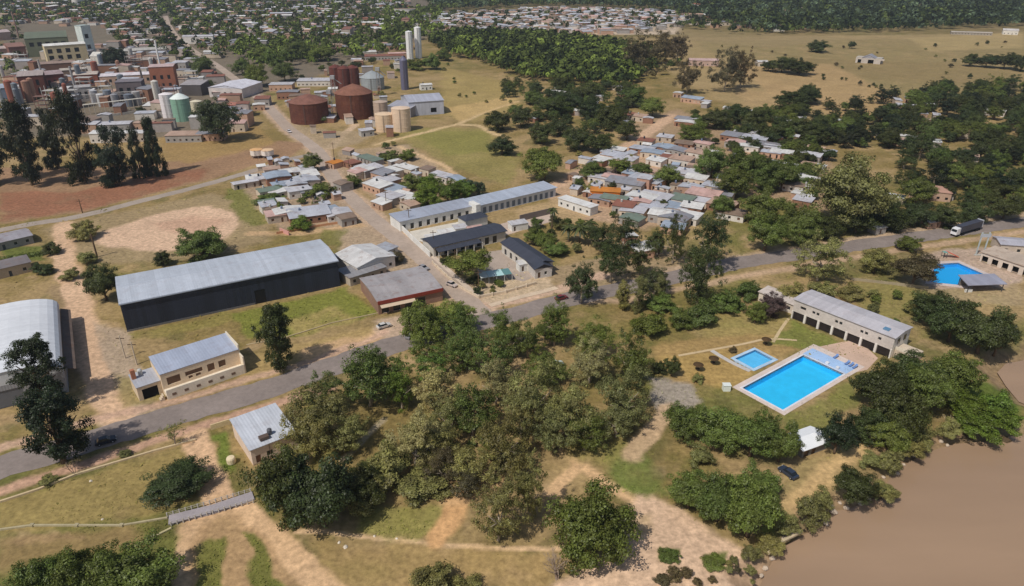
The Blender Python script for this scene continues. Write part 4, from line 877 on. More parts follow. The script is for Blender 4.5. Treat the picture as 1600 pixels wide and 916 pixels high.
def wallrun(name, label, pts, h, t, color, cat='wall', posts=0, m=None):
    o_ = thing(name, label, cat, P(*pts[0])); a0 = P(*pts[0])
    for i in range(len(pts)-1):
        a_, b_ = P(*pts[i])-a0, P(*pts[i+1])-a0; d = (b_-a_).normalized(); nv = Vector((-d.y, d.x, 0))*t/2
        q = [a_+nv, a_-nv, b_-nv, b_+nv]; obj('wall', MB().prism([(p.x,p.y) for p in q], 0, h-0.01*i), m or M_WALL, o_, color)
        if posts:
            n = max(1, int((b_-a_).length/posts))
            for k in range(n):
                p = a_+(b_-a_)*k/n; obj('post', MB().box(p.x-t*0.9, p.x+t*0.9, p.y-t*0.9, p.y+t*0.9, 0, h*1.25), m or M_WALL, o_, color)
    return o_
wallrun('compound_wall', 'white boundary wall along the avenue side of the compound', [(618,350),(646,378),(672,402)], 2.2, 0.3, WHITE)
wallrun('compound_wall', 'low pale wall with posts around the compound front garden', [(676,412),(712,446),(748,466),(790,458),(838,444)], 0.9, 0.3, C(214,196,172), posts=4)
wallrun('compound_wall', 'long dark garden wall behind the motel yard', [(812,346),(862,334)], 2.6, 0.3, C(120,110,104))
o = thing('covered_patio', 'pale blue glazed patio cover in the compound front garden', 'patio cover', P(752,446))
for k in range(4): obj('roof_panel', MB().slab([(k*2.7,0,2.6+0.02*k),(k*2.7+2.6,0,2.6+0.02*k),(k*2.7+2.6,4.2,2.9+0.02*k),(k*2.7,4.2,2.9+0.02*k)], 0.06), M_PAINT, o, [C(226,232,226),C(206,226,224),C(176,212,212),C(96,136,136)][k])
for k in range(5): obj('post', MB().box(k*2.68-0.05, k*2.68+0.07, 0.05, 0.17, 0, 2.5), M_PAINT, o, WHITE); obj('post', MB().box(k*2.68-0.05, k*2.68+0.07, 4.0, 4.12, 0, 2.75), M_PAINT, o, WHITE)
o.rotation_euler = (0,0,R(18))
for x, y, w_, d_, c_, l_ in ((668,374,5,4,'w','small white annex by the avenue wall inside the compound'),(688,366,6,4,'w','white annex in the middle of the compound back court'),(712,358,5,4,'p','pale annex under the row roof in the compound back court'),(736,362,6,5,'k','pinkish annex behind the black-roofed hall'),(812,414,4,3,'w','small white pavilion on the compound courtyard'),(800,352,7,4,'p','pale storeroom beside the motel yard')):
    q_ = P(x, y, 2.8); nb_ = thing('annex', l_, 'annex', (q_.x, q_.y, 0), R(24)); obj('wall', shell(w_, d_, 2.8, [(0.8,1.7,0.05,2.0)]), M_WALL, nb_, WHITE); obj('door', MB().box(0.8,1.7,0.2,0.26,0.05,2.0), M_PAINT, nb_, C(96,78,64)); obj('roof', roof_mb('mono', w_, d_, 2.81, 0.3, 0.2), M_ROOFX, nb_, {'w': C(220,218,214), 'p': C(196,194,196), 'k': C(206,170,160)}[c_])
# --- pool club house
o, L = root_at('pool_house', 'long two-storey pool club house with open ground floor bays', 'club house', (1236,497), (1390,560)); D, H = 9.5, 6.4
nb = 7; bw = L/nb; ops = [(k*bw+0.35, (k+1)*bw-0.35, 0.0, 2.5) for k in range(nb)]
up = [(2.2,4.0,4.0,4.9),(6.0,6.9,4.0,4.9),(7.3,8.2,4.0,4.9),(13.0,13.9,4.0,4.9),(14.3,15.2,4.0,4.9),(20.4,21.3,4.0,4.9),(21.7,22.6,4.0,4.9),(25.4,26.3,4.0,4.9)]; up = [q for q in up if q[1] < L-0.2]
obj('wall', shell(L, D, H, ops+up), M_WALL, o, C(206,196,188)); windows(o, up, 0.3, None, C(170,160,150))
[obj('bay_shade_panel', MB().box(q[0]-0.02, q[1]+0.02, 0.32, 0.4, 0, 2.5), mat('dark_bay_shade', C(52,46,44), 0.8, 0.1, 0.3, 0.6), o) for q in ops]  # dark panels added across the open bays to stand for the shade inside
for k in range(nb+1): obj('column', MB().box(max(0,k*bw-0.3), min(L,k*bw+0.3), -0.22, -0.02, 0, 2.7), M_WALL, o, C(226,220,212))
obj('roof', roof_mb('gx', L, D, H+0.01, 0.5, 0.35), M_CLEANX, o, C(196,192,196)); obj('end_window', MB().box(L+0.02, L+0.1, 2.2, 3.6, 3.6, 5.2), M_GLASS, o); obj('end_window', MB().box(L+0.02, L+0.1, 5.8, 7.2, 3.6, 5.2), M_GLASS, o)
obj('end_wall', MB().box(L+0.003, L+0.018, 0.05, D-0.05, 0, H-0.05), M_WALL, o, C(232,226,216)); obj('skylight', MB().box(L-4.2, L-2.6, 1.6, 3.0, H+0.25, H+0.62), mat('blue_glass', C(96,136,166), 0.15, 0.5), o)
obj('stair_terrace', MB().box(L+0.15, L+5.5, 1.5, 6.5, 0, 2.4), M_WALL, o, C(206,190,170)); obj('terrace_rail', MB().box(L+0.2, L+5.45, 1.5, 1.62, 2.41, 3.3), M_WALL, o, C(224,214,196))
simple('annex_house', 'low pale annex joined to the far end of the pool house', 'annex', (1184,470), (1240,492), 5, 3.2, 'mono', 0.4, C(206,194,184), C(224,210,194))
# --- pools and decks
def pool(name, label, rect, depth, wz, deck, floor_col, band_col, deckcol, zt=0.10):
    o_, u, v, L_, W_ = rect; po = thing(name, label, 'pool', (o_.x, o_.y, 0), math.atan2(u.y, u.x)); a, b = L_/2, W_/2
    basin = MB(); ring = [(-a,-b),(a,-b),(a,b),(-a,b)]; bz = wz-depth
    basin.add([(x,y,bz) for x,y in ring]+[(x,y,wz-0.02) for x,y in ring], [(0,1,2,3)]+[((i+1)%4,i,4+i,4+(i+1)%4) for i in range(4)])
    obj('basin', basin, mat('pool_tile_'+name, floor_col, 0.6, 0.3, 0.10, 0.35), po)
    for i in range(4):
        p, q = ring[i], ring[(i+1)%4]; obj('tile_band', MB().add([(p[0],p[1],wz-0.02),(q[0],q[1],wz-0.02),(q[0],q[1],zt-0.01),(p[0],p[1],zt-0.01)], [(1,0,3,2)]), mat('band_'+name, band_col, 0.4, 0.4), po)
    obj('water', MB().add([(x*0.9995,y*0.9995,wz) for x,y in ring], [(0,1,2,3)]), M_POOLW, po)
    x0, x1, y0, y1 = -a-deck[0], a+deck[1], -b-deck[2], b+deck[3]
    for nm, q in (('deck', (x0,-a,y0,y1)), ('deck', (a,x1,y0,y1)), ('deck', (-a,a,y0,-b)), ('deck', (-a,a,b,y1))): obj(nm, MB().box(q[0],q[1],q[2],q[3],-0.6,zt), M_CONC, po, deckcol)
    return po, a, b
po, a, b = pool('swimming_pool', 'large bright blue rectangular swimming pool with pale deck', MP, 1.6, -0.22, (1.6,7.6,1.5,1.8), C(60,198,242), C(30,96,132), C(214,198,188))
obj('coping', MB().box(-a-0.45,-a-0.003,-b-0.45,b+0.45,0.103,0.15), M_CONC, po, C(226,222,226)); obj('coping', MB().box(a+0.003,a+0.45,-b-0.45,b+0.45,0.103,0.15), M_CONC, po, C(200,214,230)); obj('coping', MB().box(-a,a,-b-0.45,-b-0.003,0.103,0.15), M_CONC, po, C(222,222,228)); obj('coping', MB().box(-a,a,b+0.003,b+0.45,0.103,0.15), M_CONC, po, C(222,222,228))
obj('painted_deck', MB().box(a+0.6,a+5.2,-b-0.4,b+0.6,0.104,0.125), M_CONC, po, C(166,196,232))
for k in range(2): obj('starting_block', MB().box(a+0.7,a+1.5,-b+2+k*3,-b+2.8+k*3,0.13,0.6), M_CONC, po, C(216,220,226))
ko, a2, b2 = pool('paddling_pool', 'small light blue paddling pool beside the large one', KP, 0.5, -0.12, (0.9,0.9,0.9,0.9), C(110,196,240), C(60,130,180), C(178,204,226), 0.112)
struct('pool_terrace', MB().add(poly_px_z([(1265,545),(1340,530),(1372,560),(1355,578),(1322,586)], 0.06), [(0,1,2,3,4)]), M_CONC, C(200,172,152))
strip('pool_path', [(1112,548),(1128,558),(1150,570),(1172,580)], 1.4, 0.05, M_CONC, C(196,190,184))
strip('garden_path', [(1060,556),(1110,547),(1160,538),(1200,530),(1245,532)], 0.9, 0.045, M_CONC, C(204,180,142))
strip('garden_path', [(1208,535),(1220,515),(1232,498)], 0.9, 0.049, M_CONC, C(200,178,140))
fo = thing('far_pool', 'blue pool with angled sides beside the roadside cabins', 'pool', (0,0,0)); n = len(FAR_POOL)
fb = MB(); fb.add([(p.x,p.y,-1.5) for p in FAR_POOL]+[(p.x,p.y,0.08) for p in FAR_POOL], [tuple(range(n))]+[((i+1)%n,i,n+i,n+(i+1)%n) for i in range(n)]); obj('basin', fb, mat('pool_tile_far', C(30,172,232), 0.6, 0.3), fo)
obj('water', MB().add([(p.x,p.y,-0.12) for p in FAR_POOL], [tuple(range(n))]), M_POOLW, fo)
cc = sum(FAR_POOL, Vector())/n
def grow(p, k): d = (p-cc); return p+d.normalized()*k
for i in range(n):
    p, q = FAR_POOL[i], FAR_POOL[(i+1)%n]; P2, Q2 = grow(p,2.2), grow(q,2.2); obj('deck', MB().prism([(p.x,p.y),(q.x,q.y),(Q2.x,Q2.y),(P2.x,P2.y)][::-1], -0.5, 0.1), M_CONC, fo, C(206,192,186))
# --- far pool cabins
o, L = root_at('cabin_row', 'pale cabin row with dark arched openings beside the far pool', 'cabins', (1530,408), (1612,436)); D, H = 8, 3.6
ops = [(k*3.4+0.6, k*3.4+2.6, 0.0, 2.3) for k in range(int(L/3.4))]
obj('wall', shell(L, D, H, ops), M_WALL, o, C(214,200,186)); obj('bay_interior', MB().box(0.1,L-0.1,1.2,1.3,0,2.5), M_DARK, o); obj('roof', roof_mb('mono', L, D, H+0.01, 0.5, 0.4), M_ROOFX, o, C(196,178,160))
simple('roadside_house', 'grey-roofed house behind the cabin row by the road', 'house', (1560,396), (1640,402), 8, 3.6, 'gx', 0.8, C(182,180,188), C(200,186,170))
o, L = root_at('pool_shelter', 'grey flat-roofed shelter at the near end of the far pool', 'shelter', (1510,458), (1566,456)); obj('roof', MB().slab([(-0.6,-0.5,3.0),(L+0.4,-0.5,3.0),(L+1.4,7,3.25),(1.0,7,3.25)], 0.22), M_CLEANX, o, C(160,160,174))
obj('back_wall', MB().box(1.0,L,5.2,5.4,0,2.7), M_WALL, o, C(120,114,110))
for x, y in ((0.2,0.1),(L-0.3,0.1),(1.4,6.2),(L,6.2)): obj('post', MB().box(x,x+0.2,y,y+0.2,0,2.8), M_PAINT, o, C(90,88,88))
obj('counter', MB().box(-0.2,2.2,0.4,0.9,0,1.0), M_WALL, o, WHITE)
o = thing('water_slide', 'orange and pink children slide beside the far pool', 'slide', P(1480,404)); obj('slide_chute', MB().slab([(0,0,2.2),(0,0.9,2.2),(4.2,0.9,0.3),(4.2,0,0.3)], 0.15), M_PAINT, o, C(226,110,60)); obj('slide_chute', MB().slab([(0,1.1,2.2),(0,2.0,2.2),(4.2,2.0,0.3),(4.2,1.1,0.3)], 0.15), M_PAINT, o, C(222,130,140))
obj('tower', MB().box(-1.4,-0.05,0.2,1.8,2.0,2.15), M_PAINT, o, C(120,160,150))
for x, y in ((-1.35,0.25),(-0.2,0.25),(-1.35,1.65),(-0.2,1.65)): obj('leg', MB().box(x,x+0.12,y,y+0.12,0,2.0), M_PAINT, o, C(90,90,90))
o = thing('sign_gantry', 'pale post tower with crossbar by the far pool entrance', 'gantry', P(1524,400))
for x in (0,2.6): obj('post', MB().box(x,x+0.35,0,0.35,0,9), M_PAINT, o, C(186,196,196))
obj('crossbar', MB().box(-0.4,3.4,-0.06,-0.005,7.2,8.6), M_PAINT, o, C(176,180,186)); obj('base', MB().box(-0.3,3.3,-0.2,0.6,0,0.5), M_CONC, o, C(190,186,178))
simple('beach_shelter', 'small white-roofed shelter above the river bank', 'shelter', (1252,716), (1290,702), 5.0, 2.4, 'gx', 1.0, C(236,238,240), C(130,126,120), ops=[(0.6,2.0,0.0,1.9),(2.8,4.0,0.0,1.9)], ov=0.6, roofm=M_PAINT)
# --- settlement and street houses: roof centre pixel, size, turn, colours
HOUSES = []
def hut(cx, cy, w, d, h, ang, rc, wc, label, name='house', roof='gx', rise=0.6, detail=True, group=None, cat='house'):
    c = P(cx, cy, h+rise*0.5); o_ = thing(name, label, cat, (c.x-(w/2)*math.cos(ang)+(d/2)*math.sin(ang), c.y-(w/2)*math.sin(ang)-(d/2)*math.cos(ang), 0), ang, group)
    rr = random.Random(int(cx*31+cy*17))
    ops = []
    if detail:
        n = max(1, int(w/3.0))
        for k in range(n):
            xc = w*(k+0.5)/n; ops.append((xc-0.45, xc+0.45, 0.03, 2.0) if k == rr.randrange(n) or n == 1 else (xc-0.55, xc+0.55, 0.9, 2.0))
    obj('wall', shell(w, d, h, ops), M_WALL, o_, wc)
    for q in ops: obj('door' if q[2] < 0.3 else 'window', MB().box(q[0], q[1], 0.2, 0.26, q[2], q[3]), M_DARK if rr.random() < 0.6 else M_PAINT, o_, C(110,84,66))
    obj('roof', roof_mb(roof, w, d, h+0.01, rise, 0.3, 0.12), M_ROOFY if roof == 'gy' else M_ROOFX, o_, rc)
    if detail and roof != 'flat' and rr.random() < 0.4: obj('roof_tank', MB().lathe([(0.45,h+0.2),(0.5,h+1.3),(0.2,h+1.6)], 10, (w*0.3, d*0.7)), M_PAINT, o_, rr.choice([C(60,64,72), C(176,176,172), C(110,120,140)]))
    HOUSES.append((c.x, c.y, max(w, d)/2)); return o_
RC = {'z': C(186,188,196), 'd': C(146,146,152), 'w': C(220,218,214), 'p': C(198,196,200), 'r': C(146,96,78), 'o': C(206,132,54), 'b': C(160,172,186), 't': C(188,158,138), 'g': C(120,134,120), 'k': C(206,170,160), 'e': C(140,120,104)}
RN = {'z': 'zinc-roofed', 'd': 'dark grey-roofed', 'w': 'white-roofed', 'p': 'pale-roofed', 'r': 'rust-red-roofed', 'o': 'orange', 'b': 'blue-grey-roofed', 't': 'tan-roofed', 'g': 'greenish-roofed', 'k': 'pinkish-roofed', 'e': 'brown-roofed'}
WCS = [C(206,190,170), C(190,176,160), C(214,206,196), C(178,146,124), C(196,160,136), C(166,160,154), C(150,112,92)]
def huts(place, ang, rows, name='house', cat='house', hmul=1.0):
    for k, (cx, cy, w, d, c) in enumerate(rows):
        rr = random.Random(cx*3+cy); hut(cx, cy, w*1.25, d*1.3, rr.uniform(2.6,3.6)*hmul, R(ang+rr.uniform(-7,7)), RC[c], rr.choice(WCS), 'small %s house %s' % (RN[c], place), name, rr.choice(['gx','mono','mono','flat','gy']), rr.uniform(0.3,0.8), True, place, cat)
huts('left of the avenue below the works road', 29, [(432,272,9,8,'b'),(452,265,7,6,'w'),(474,264,8,5,'p'),(478,278,8,8,'z'),(462,284,7,6,'z'),(440,286,7,6,'b'),(420,294,8,5,'g'),(444,296,11,5,'w'),(466,294,8,5,'p'),(484,270,6,6,'w'),(410,276,6,5,'p'),(424,262,6,4,'t'),(382,283,9,3.5,'p'),(395,276,5,4,'w'),(480,296,6,4,'d'),(418,316,5,5,'g')])
huts('in the grey row beside the small bright tree', 29, [(450,327,9,6,'w'),(482,330,13,8,'z'),(508,328,9,8,'b'),(528,330,8,7,'p'),(430,332,6,6,'k'),(418,318,5,4,'z'),(540,336,5,5,'e')])
huts('right of the avenue opposite the row', -42, [(568,262,8,6,'w'),(582,260,7,6,'p'),(598,268,7,6,'d'),(612,264,8,5,'w'),(604,278,9,6,'p'),(590,286,10,6,'w'),(612,292,9,6,'b'),(626,302,8,6,'w'),(610,304,8,6,'p'),(640,306,7,5,'w'),(636,260,9,4,'w'),(558,266,6,5,'k'),(578,246,12,5,'g'),(640,316,6,4,'t'),(596,314,6,4,'w'),(550,252,6,5,'r'),(522,252,5,5,'o'),(690,272,9,4,'p'),(710,276,8,4,'b'),(668,262,5,4,'e'),(536,284,5,5,'e')])
huts('along the settlement front near the white wing', -30, [(1010,278,13,9,'z'),(978,282,14,6,'d'),(940,275,9,5,'p'),(960,274,8,5,'k'),(1024,304,11,8,'p'),(1004,304,10,6,'w'),(1044,318,9,7,'b'),(1036,330,8,7,'w'),(1056,336,9,7,'d'),(1075,334,8,7,'w'),(1066,308,8,6,'g'),(1054,350,7,6,'b'),(1020,320,8,6,'z'),(990,326,8,6,'p'),(976,318,7,5,'r'),(960,308,9,4,'g'),(940,308,8,5,'d'),(1082,320,7,5,'w'),(988,338,7,5,'g'),(1004,312,6,4,'k')])
hut(946,296,13,5,3.4,R(-10),RC['o'],C(210,120,44),'bright orange-walled workshop with yellow front near the white wing','workshop','mono',0.5,True,None,'workshop')
hut(1100,300,14,9,3.6,R(-32),RC['k'],C(186,160,146),'long pale hall with dark side in the middle of the settlement','hall','mono',0.6,True,None,'hall')
hut(1008,277,6,5,5.4,R(-30),RC['p'],C(190,150,130),'taller pink-walled house behind the settlement front','house','flat',0.1)
huts('in the middle rows of the settlement', -34, [(960,240,10,6,'z'),(978,246,9,6,'p'),(944,246,8,5,'w'),(1004,230,10,6,'z'),(1020,236,9,6,'b'),(1040,228,11,7,'b'),(1058,232,10,6,'d'),(1026,248,7,5,'w'),(1046,244,7,6,'r'),(1066,246,9,6,'t'),(1076,268,10,6,'p'),(1088,276,8,5,'w'),(1070,222,8,5,'e'),(1090,236,9,6,'t'),(1100,222,8,5,'k'),(1010,218,7,5,'r'),(1040,212,7,5,'p'),(1120,288,9,6,'z'),(1108,312,10,6,'p'),(1130,316,9,6,'t'),(1144,330,9,5,'e'),(1080,290,8,5,'z'),(1128,300,8,6,'d')])
huts('on the upper lanes of the settlement', -34, [(1078,190,14,5,'w'),(1068,184,8,5,'d'),(1094,186,8,5,'p'),(1000,180,7,5,'t'),(986,178,6,6,'r'),(1082,152,12,5,'b'),(1098,156,9,4,'p'),(1060,144,5,4,'w'),(1150,210,12,7,'d'),(1166,204,10,6,'p'),(1180,214,11,6,'z'),(1172,226,9,6,'w'),(1150,220,8,6,'k'),(1194,212,9,5,'w'),(1200,224,10,6,'d'),(1216,228,11,6,'p'),(1222,236,9,5,'w'),(1206,236,8,5,'z'),(920,144,8,8,'w'),(870,142,12,3,'w'),(912,138,9,6,'g'),(978,140,9,6,'d'),(966,134,7,5,'p'),(982,146,9,5,'w'),(832,182,7,5,'p')])
huts('half hidden under trees at the settlement end', -36, [(1228,258,11,6,'w'),(1246,270,12,6,'p'),(1258,278,10,6,'w'),(1264,240,10,5,'p'),(1280,236,8,5,'w'),(1240,286,8,5,'e'),(1256,300,7,5,'w'),(1256,310,6,5,'p'),(1394,304,8,4,'w'),(1300,192,12,3,'p'),(1322,188,9,4,'w'),(1340,184,8,4,'z'),(1240,182,12,3,'p'),(1224,186,8,4,'w'),(1416,164,10,5,'p'),(1428,152,9,5,'d'),(1456,146,9,3,'w'),(1386,210,8,5,'w'),(1404,218,9,5,'k'),(1420,212,7,4,'w'),(1378,200,8,4,'t'),(1470,296,9,5,'p'),(1556,172,9,4,'w'),(1520,196,8,4,'p'),(1576,280,6,4,'w')])
hut(1455,292,16,9,4,R(-25),C(178,140,122),C(190,160,140),'large tan-roofed house among the wood trees beyond the road','house','hip',1.6)
huts('scattered on the verge by the junction', 20, [(1004,386,6,4,'w'),(1016,382,6,5,'w'),(984,366,4,3,'w'),(1372,352,4,3,'w'),(1456,343,5,3,'p')])
huts('behind the storage tanks by the avenue', 10, [(440,130,14,9,'p'),(450,142,12,7,'d'),(500,124,28,9,'p'),(466,148,10,7,'e'),(410,152,8,8,'r'),(404,162,6,5,'w'),(560,68,50,12,'t'),(500,74,26,9,'k'),(600,86,30,8,'r'),(576,80,12,8,'w'),(620,82,14,8,'k'),(590,70,60,14,'d')], hmul=1.5)
# --- twin white silos, rusted tanks, silver bin, pale tanks, grain shed
def cyl(name, label, px, py, r, h, color, m=None, cone=1.2, cat='tank', group=None, ribs=True, legs=False, top=None):
    o_ = thing(name, label, cat, P(px, py), 0, group); n = 28; z0 = 1.5 if legs else 0
    obj('shell', MB().lathe([(r,z0),(r,h)], n), m or M_PAINT, o_, color); obj('cap', MB().lathe([(r*1.02,h),(r*1.02,h+0.12),(r*0.55,h+cone*0.6),(0.25,h+cone)], n), m or M_PAINT, o_, top or color)
    if ribs:
        for k in range(1, 5): obj('hoop', MB().lathe([(r+0.05,z0+(h-z0)*k/5-0.12),(r+0.1,z0+(h-z0)*k/5),(r+0.05,z0+(h-z0)*k/5+0.12)], n), m or M_PAINT, o_, color)
    ld = MB(); ld.tube([(0,-r-0.3,z0),(0,-r-0.3,h+0.3)], 0.06, 5); ld.tube([(0.5,-r-0.3,z0),(0.5,-r-0.3,h+0.3)], 0.06, 5)
    for k in range(int(h/0.8)): ld.box(0,0.5,-r-0.33,-r-0.28,z0+k*0.8,z0+k*0.8+0.06)
    obj('ladder', ld, M_PAINT, o_, C(110,100,96))
    if legs:
        for k in range(6): a_ = k*math.pi/3; obj('leg', MB().box(r*0.85*math.cos(a_)-0.12,r*0.85*math.cos(a_)+0.12,r*0.85*math.sin(a_)-0.12,r*0.85*math.sin(a_)+0.12,0,z0), M_PAINT, o_, C(150,146,140))
    return o_
cyl('white_silo', 'shorter tall white silo of the twin pair beyond the works', 641, 93, 3.3, 26, C(232,230,228), None, 1.0, 'silo'); cyl('white_silo', 'taller white silo of the twin pair beyond the works', 654.5, 91, 3.3, 29, C(236,234,232), None, 1.0, 'silo')
cyl('rusted_tank', 'wide rusted brown tank beside the avenue', 485, 189, 12.0, 12.5, C(100,62,52), M_RUST, 4.5, 'tank', None, True, False, C(132,92,80)); cyl('rusted_tank', 'taller rusted brown tank in front of the silver bin', 556, 182, 12.0, 15.5, C(104,64,50), M_RUST, 5.5, 'tank', None, True, False, C(136,94,78))
for k, (x, y) in enumerate(((527,138),(540,140),(553,139))): cyl('rusted_bin', 'narrow rusted bin in the row of three behind the large tanks', x, y, 5.0, 16, C(104,60,54), M_RUST, 2.2, 'silo', 'row of rusted bins')
cyl('silver_bin', 'round silver-grey domed bin behind the rusted tank', 583, 139, 9.0, 9.0, C(160,166,168), M_CLEANX, 5.0); cyl('pale_tank', 'beige cylindrical tank nearest the grain shed', 628, 204, 5.6, 13.5, C(222,196,170), None, 1.0); cyl('pale_tank', 'lower beige tank left of the nearest one', 602, 204, 5.6, 10, C(220,192,160), None, 1.0)
cyl('pale_tank', 'grey-beige tank squeezed behind the two beige tanks', 596, 186, 4.6, 11, C(186,164,146), None, 1.0)
cyl('dust_tower', 'thin dark blue-grey tower behind the grain shed', 633, 140, 3.0, 22, C(104,102,124), None, 3.0, 'tower', None, False)
o, L = root_at('grain_shed', 'pale grey grain shed with small dark windows beside the beige tanks', 'shed', (640,182), (694,178)); D, H = 26, 9
ops = [(1.0,3.6,1.0,4.2),(L-9,L-5,1.5,4.5)]
obj('wall', shell(L, D, H, ops), M_CLAD, o, C(190,192,202)); obj('dark_opening', MB().box(1.0,3.6,0.25,0.3,1.0,4.2), M_DARK, o); obj('dark_opening', MB().box(L-9,L-5,0.25,0.3,1.5,4.5), M_DARK, o); obj('roof', roof_mb('gx', L, D, H+0.01, 2.6, 0.4), M_CLEANX, o, C(176,178,190))
o, L = root_at('grain_annex', 'lower grey annex roof in front of the grain shed', 'shed', (606,180), (642,184)); obj('wall', shell(L, 12, 6), M_CLAD, o, C(150,146,150)); obj('roof', roof_mb('mono', L, 12, 6.01, 1.8, 0.3), M_CLEANX, o, C(168,168,178))
hut(665,131,9,6,4,R(20),RC['w'],WHITE,'small bright white shed up the slope behind the grain shed','shed','gx',0.8,True,None,'shed')
hut(572,202,8,5,3.5,R(30),RC['p'],C(180,176,170),'small pale weigh house between avenue and beige tanks','shed','mono',0.4,True,None,'shed')
for k, (x, y, h) in enumerate(((514,178,13),(520,160,16),(590,150,18))):
    o = thing('elevator_leg', ['grey lattice elevator between the two rusted tanks','grey lattice elevator behind the two rusted tanks','grey lattice elevator beside the silver bin'][k], 'elevator', P(x, y))
    for i, j in ((0,0),(2.2,0),(0,2.2),(2.2,2.2)): obj('post', MB().box(i,i+0.22,j,j+0.22,0,h), M_PAINT, o, C(150,144,140))
    for q in range(int(h/2.4)): obj('brace', MB().tube([(0.1,0,q*2.4),(2.3,0,q*2.4+2.3)], 0.09, 4), M_PAINT, o, C(150,144,140)); obj('brace', MB().tube([(2.4,0.1,q*2.4),(2.4,2.3,q*2.4+2.3)], 0.09, 4), M_PAINT, o, C(150,144,140))
    obj('head_house', MB().box(-0.3,2.7,-0.3,2.7,h,h+2.4), M_CLAD, o, C(170,168,168)); obj('chute', MB().tube([(1.2,1.2,h+1),(7,2,h-3.5)], 0.35, 6), M_PAINT, o, C(150,146,146))
cyl('small_tank', 'short white tank with orange top beside the works road', 402, 246, 3.2, 4.2, C(232,222,210), None, 0.5, 'tank', None, False, True, C(224,176,120)); cyl('small_tank', 'short white tank touching the orange-topped one', 419, 246, 3.2, 4.0, C(236,226,216), None, 0.5, 'tank', None, False, True, C(226,190,150))
# --- works on the left
def block(name, label, cat, A, B, D, H, roof, rise, rc, wc, ops=(), m=None, ov=0.3):
    o_, L_ = root_at(name, label, cat, A, B); obj('wall', shell(L_, D, H, [q for q in ops if q[1] < L_]), m or M_WALL, o_, wc)
    for q in ops:
        if q[1] < L_: obj('window', MB().box(q[0],q[1],0.22,0.3,q[2],q[3]), M_GLASS, o_)
    obj('roof', roof_mb(roof, L_, D, H+0.01, rise, ov), M_ROOFX, o_, rc); return o_, L_
def wrow(n, x0, dx, w, z0, z1): return [(x0+k*dx, x0+k*dx+w, z0, z1) for k in range(n)]
block('works_hall', 'tall dull green works hall at the back of the factory', 'hall', (46,90), (112,86), 70, 18, 'gx', 2.5, C(112,120,98), C(118,122,100), wrow(6,3,7,4,10,14))
block('works_hall', 'cream works hall with white roof before the green hall', 'hall', (76,100), (140,95), 14, 16, 'gx', 1.5, C(232,230,224), C(214,196,158), wrow(6,2,7.5,4,3,7)+wrow(6,2,7.5,4,9,13))
block('works_tower', 'narrow pale green and white tower of the works', 'tower', (138,90), (152,88), 9, 30, 'flat', 0, C(190,204,200), C(206,214,208), wrow(1,2,4,4,8,12)+wrow(1,2,4,4,18,22))
block('works_tower', 'pale slanted tower below the white works tower', 'tower', (146,112), (158,112), 7, 13, 'mono', 3, C(220,216,206), C(212,206,194))
block('brick_hall', 'dark red brick hall with grey roof in the works', 'hall', (36,155), (76,152), 16, 16, 'mono', 1.5, C(178,164,158), C(104,64,56), wrow(5,2,4.5,2,3,7)+wrow(5,2,4.5,2,9,13))
block('brick_hall', 'red brick hall joined beside the dark brick hall', 'hall', (76,145), (106,142), 14, 13, 'mono', 1.2, C(170,150,150), C(118,70,66), wrow(4,1.5,4,2,3,9))
block('brick_hall', 'low brick hall between brick halls and long white shed', 'hall', (118,136), (156,134), 14, 9, 'gx', 1.5, C(196,182,170), C(140,84,66), wrow(4,2,5,2.4,2,5))
block('brick_block', 'orange brick block standing tall beside the long white shed', 'building', (240,146), (278,144), 16, 19, 'flat', 0, C(206,180,176), C(164,108,86), wrow(4,2,5,2,4,7)+wrow(4,2,5,2,10,13))
block('long_shed', 'long white-roofed shed in the middle of the works', 'shed', (158,134), (236,130), 13, 7, 'gx', 1.4, C(222,214,218), C(190,160,140), wrow(9,2,4.6,2,2,4.5))
block('long_shed', 'grey long shed behind the brick block', 'shed', (190,92), (262,88), 18, 7, 'gx', 1.6, C(188,184,176), C(170,160,148))
block('long_shed', 'second grey long shed below the dark tree', 'shed', (196,106), (240,104), 14, 6, 'gx', 1.4, C(176,166,156), C(150,110,92))
block('white_hall', 'large white-roofed hall beside the avenue entering the works', 'hall', (328,152), (380,154), 30, 7, 'gy', 2.0, C(224,222,230), C(212,202,196), wrow(4,2,5,2,2,4))
block('works_office', 'cream office block before the brick halls', 'office', (78,156), (112,153), 9, 6, 'flat', 0, C(206,196,172), C(210,196,160), wrow(5,1.5,3.8,2,1.5,4))
block('works_shed', 'pinkish shed at the photo edge of the works', 'shed', (-30,66), (20,62), 24, 9, 'gx', 2, C(196,178,176), C(176,150,140)); block('works_shed', 'low pinkish shed below the photo edge shed', 'shed', (-30,92), (22,88), 18, 8, 'gx', 1.8, C(190,174,168), C(160,140,130)); block('works_shed', 'bluish steel shed at the photo edge near the tall trees', 'shed', (-30,158), (22,154), 14, 8, 'mono', 1, C(170,180,194), C(120,132,150))
block('works_shed', 'brown shed between green hall and photo edge', 'shed', (18,92), (44,90), 40, 11, 'gx', 2, C(150,112,98), C(128,92,82)); block('works_shed', 'grey shed with dark mouth beside the brick block', 'shed', (284,150), (316,150), 16, 8, 'mono', 1.2, C(170,164,164), C(96,90,88)); block('works_shed', 'small red shed behind the green tank', 'shed', (356,178), (380,180), 8, 6, 'gx', 1.2, C(178,120,104), C(160,90,74))
block('works_shed', 'dark grey process house behind the pipe rack', 'shed', (186,158), (226,156), 14, 13, 'flat', 0, C(128,120,124), C(118,108,110), wrow(4,2,5,2.4,3,9)); block('works_shed', 'pale grey process house left of the dark grey one', 'shed', (122,160), (146,158), 12, 10, 'flat', 0, C(176,172,170), C(166,160,156), wrow(3,1.5,4,2,2,7))
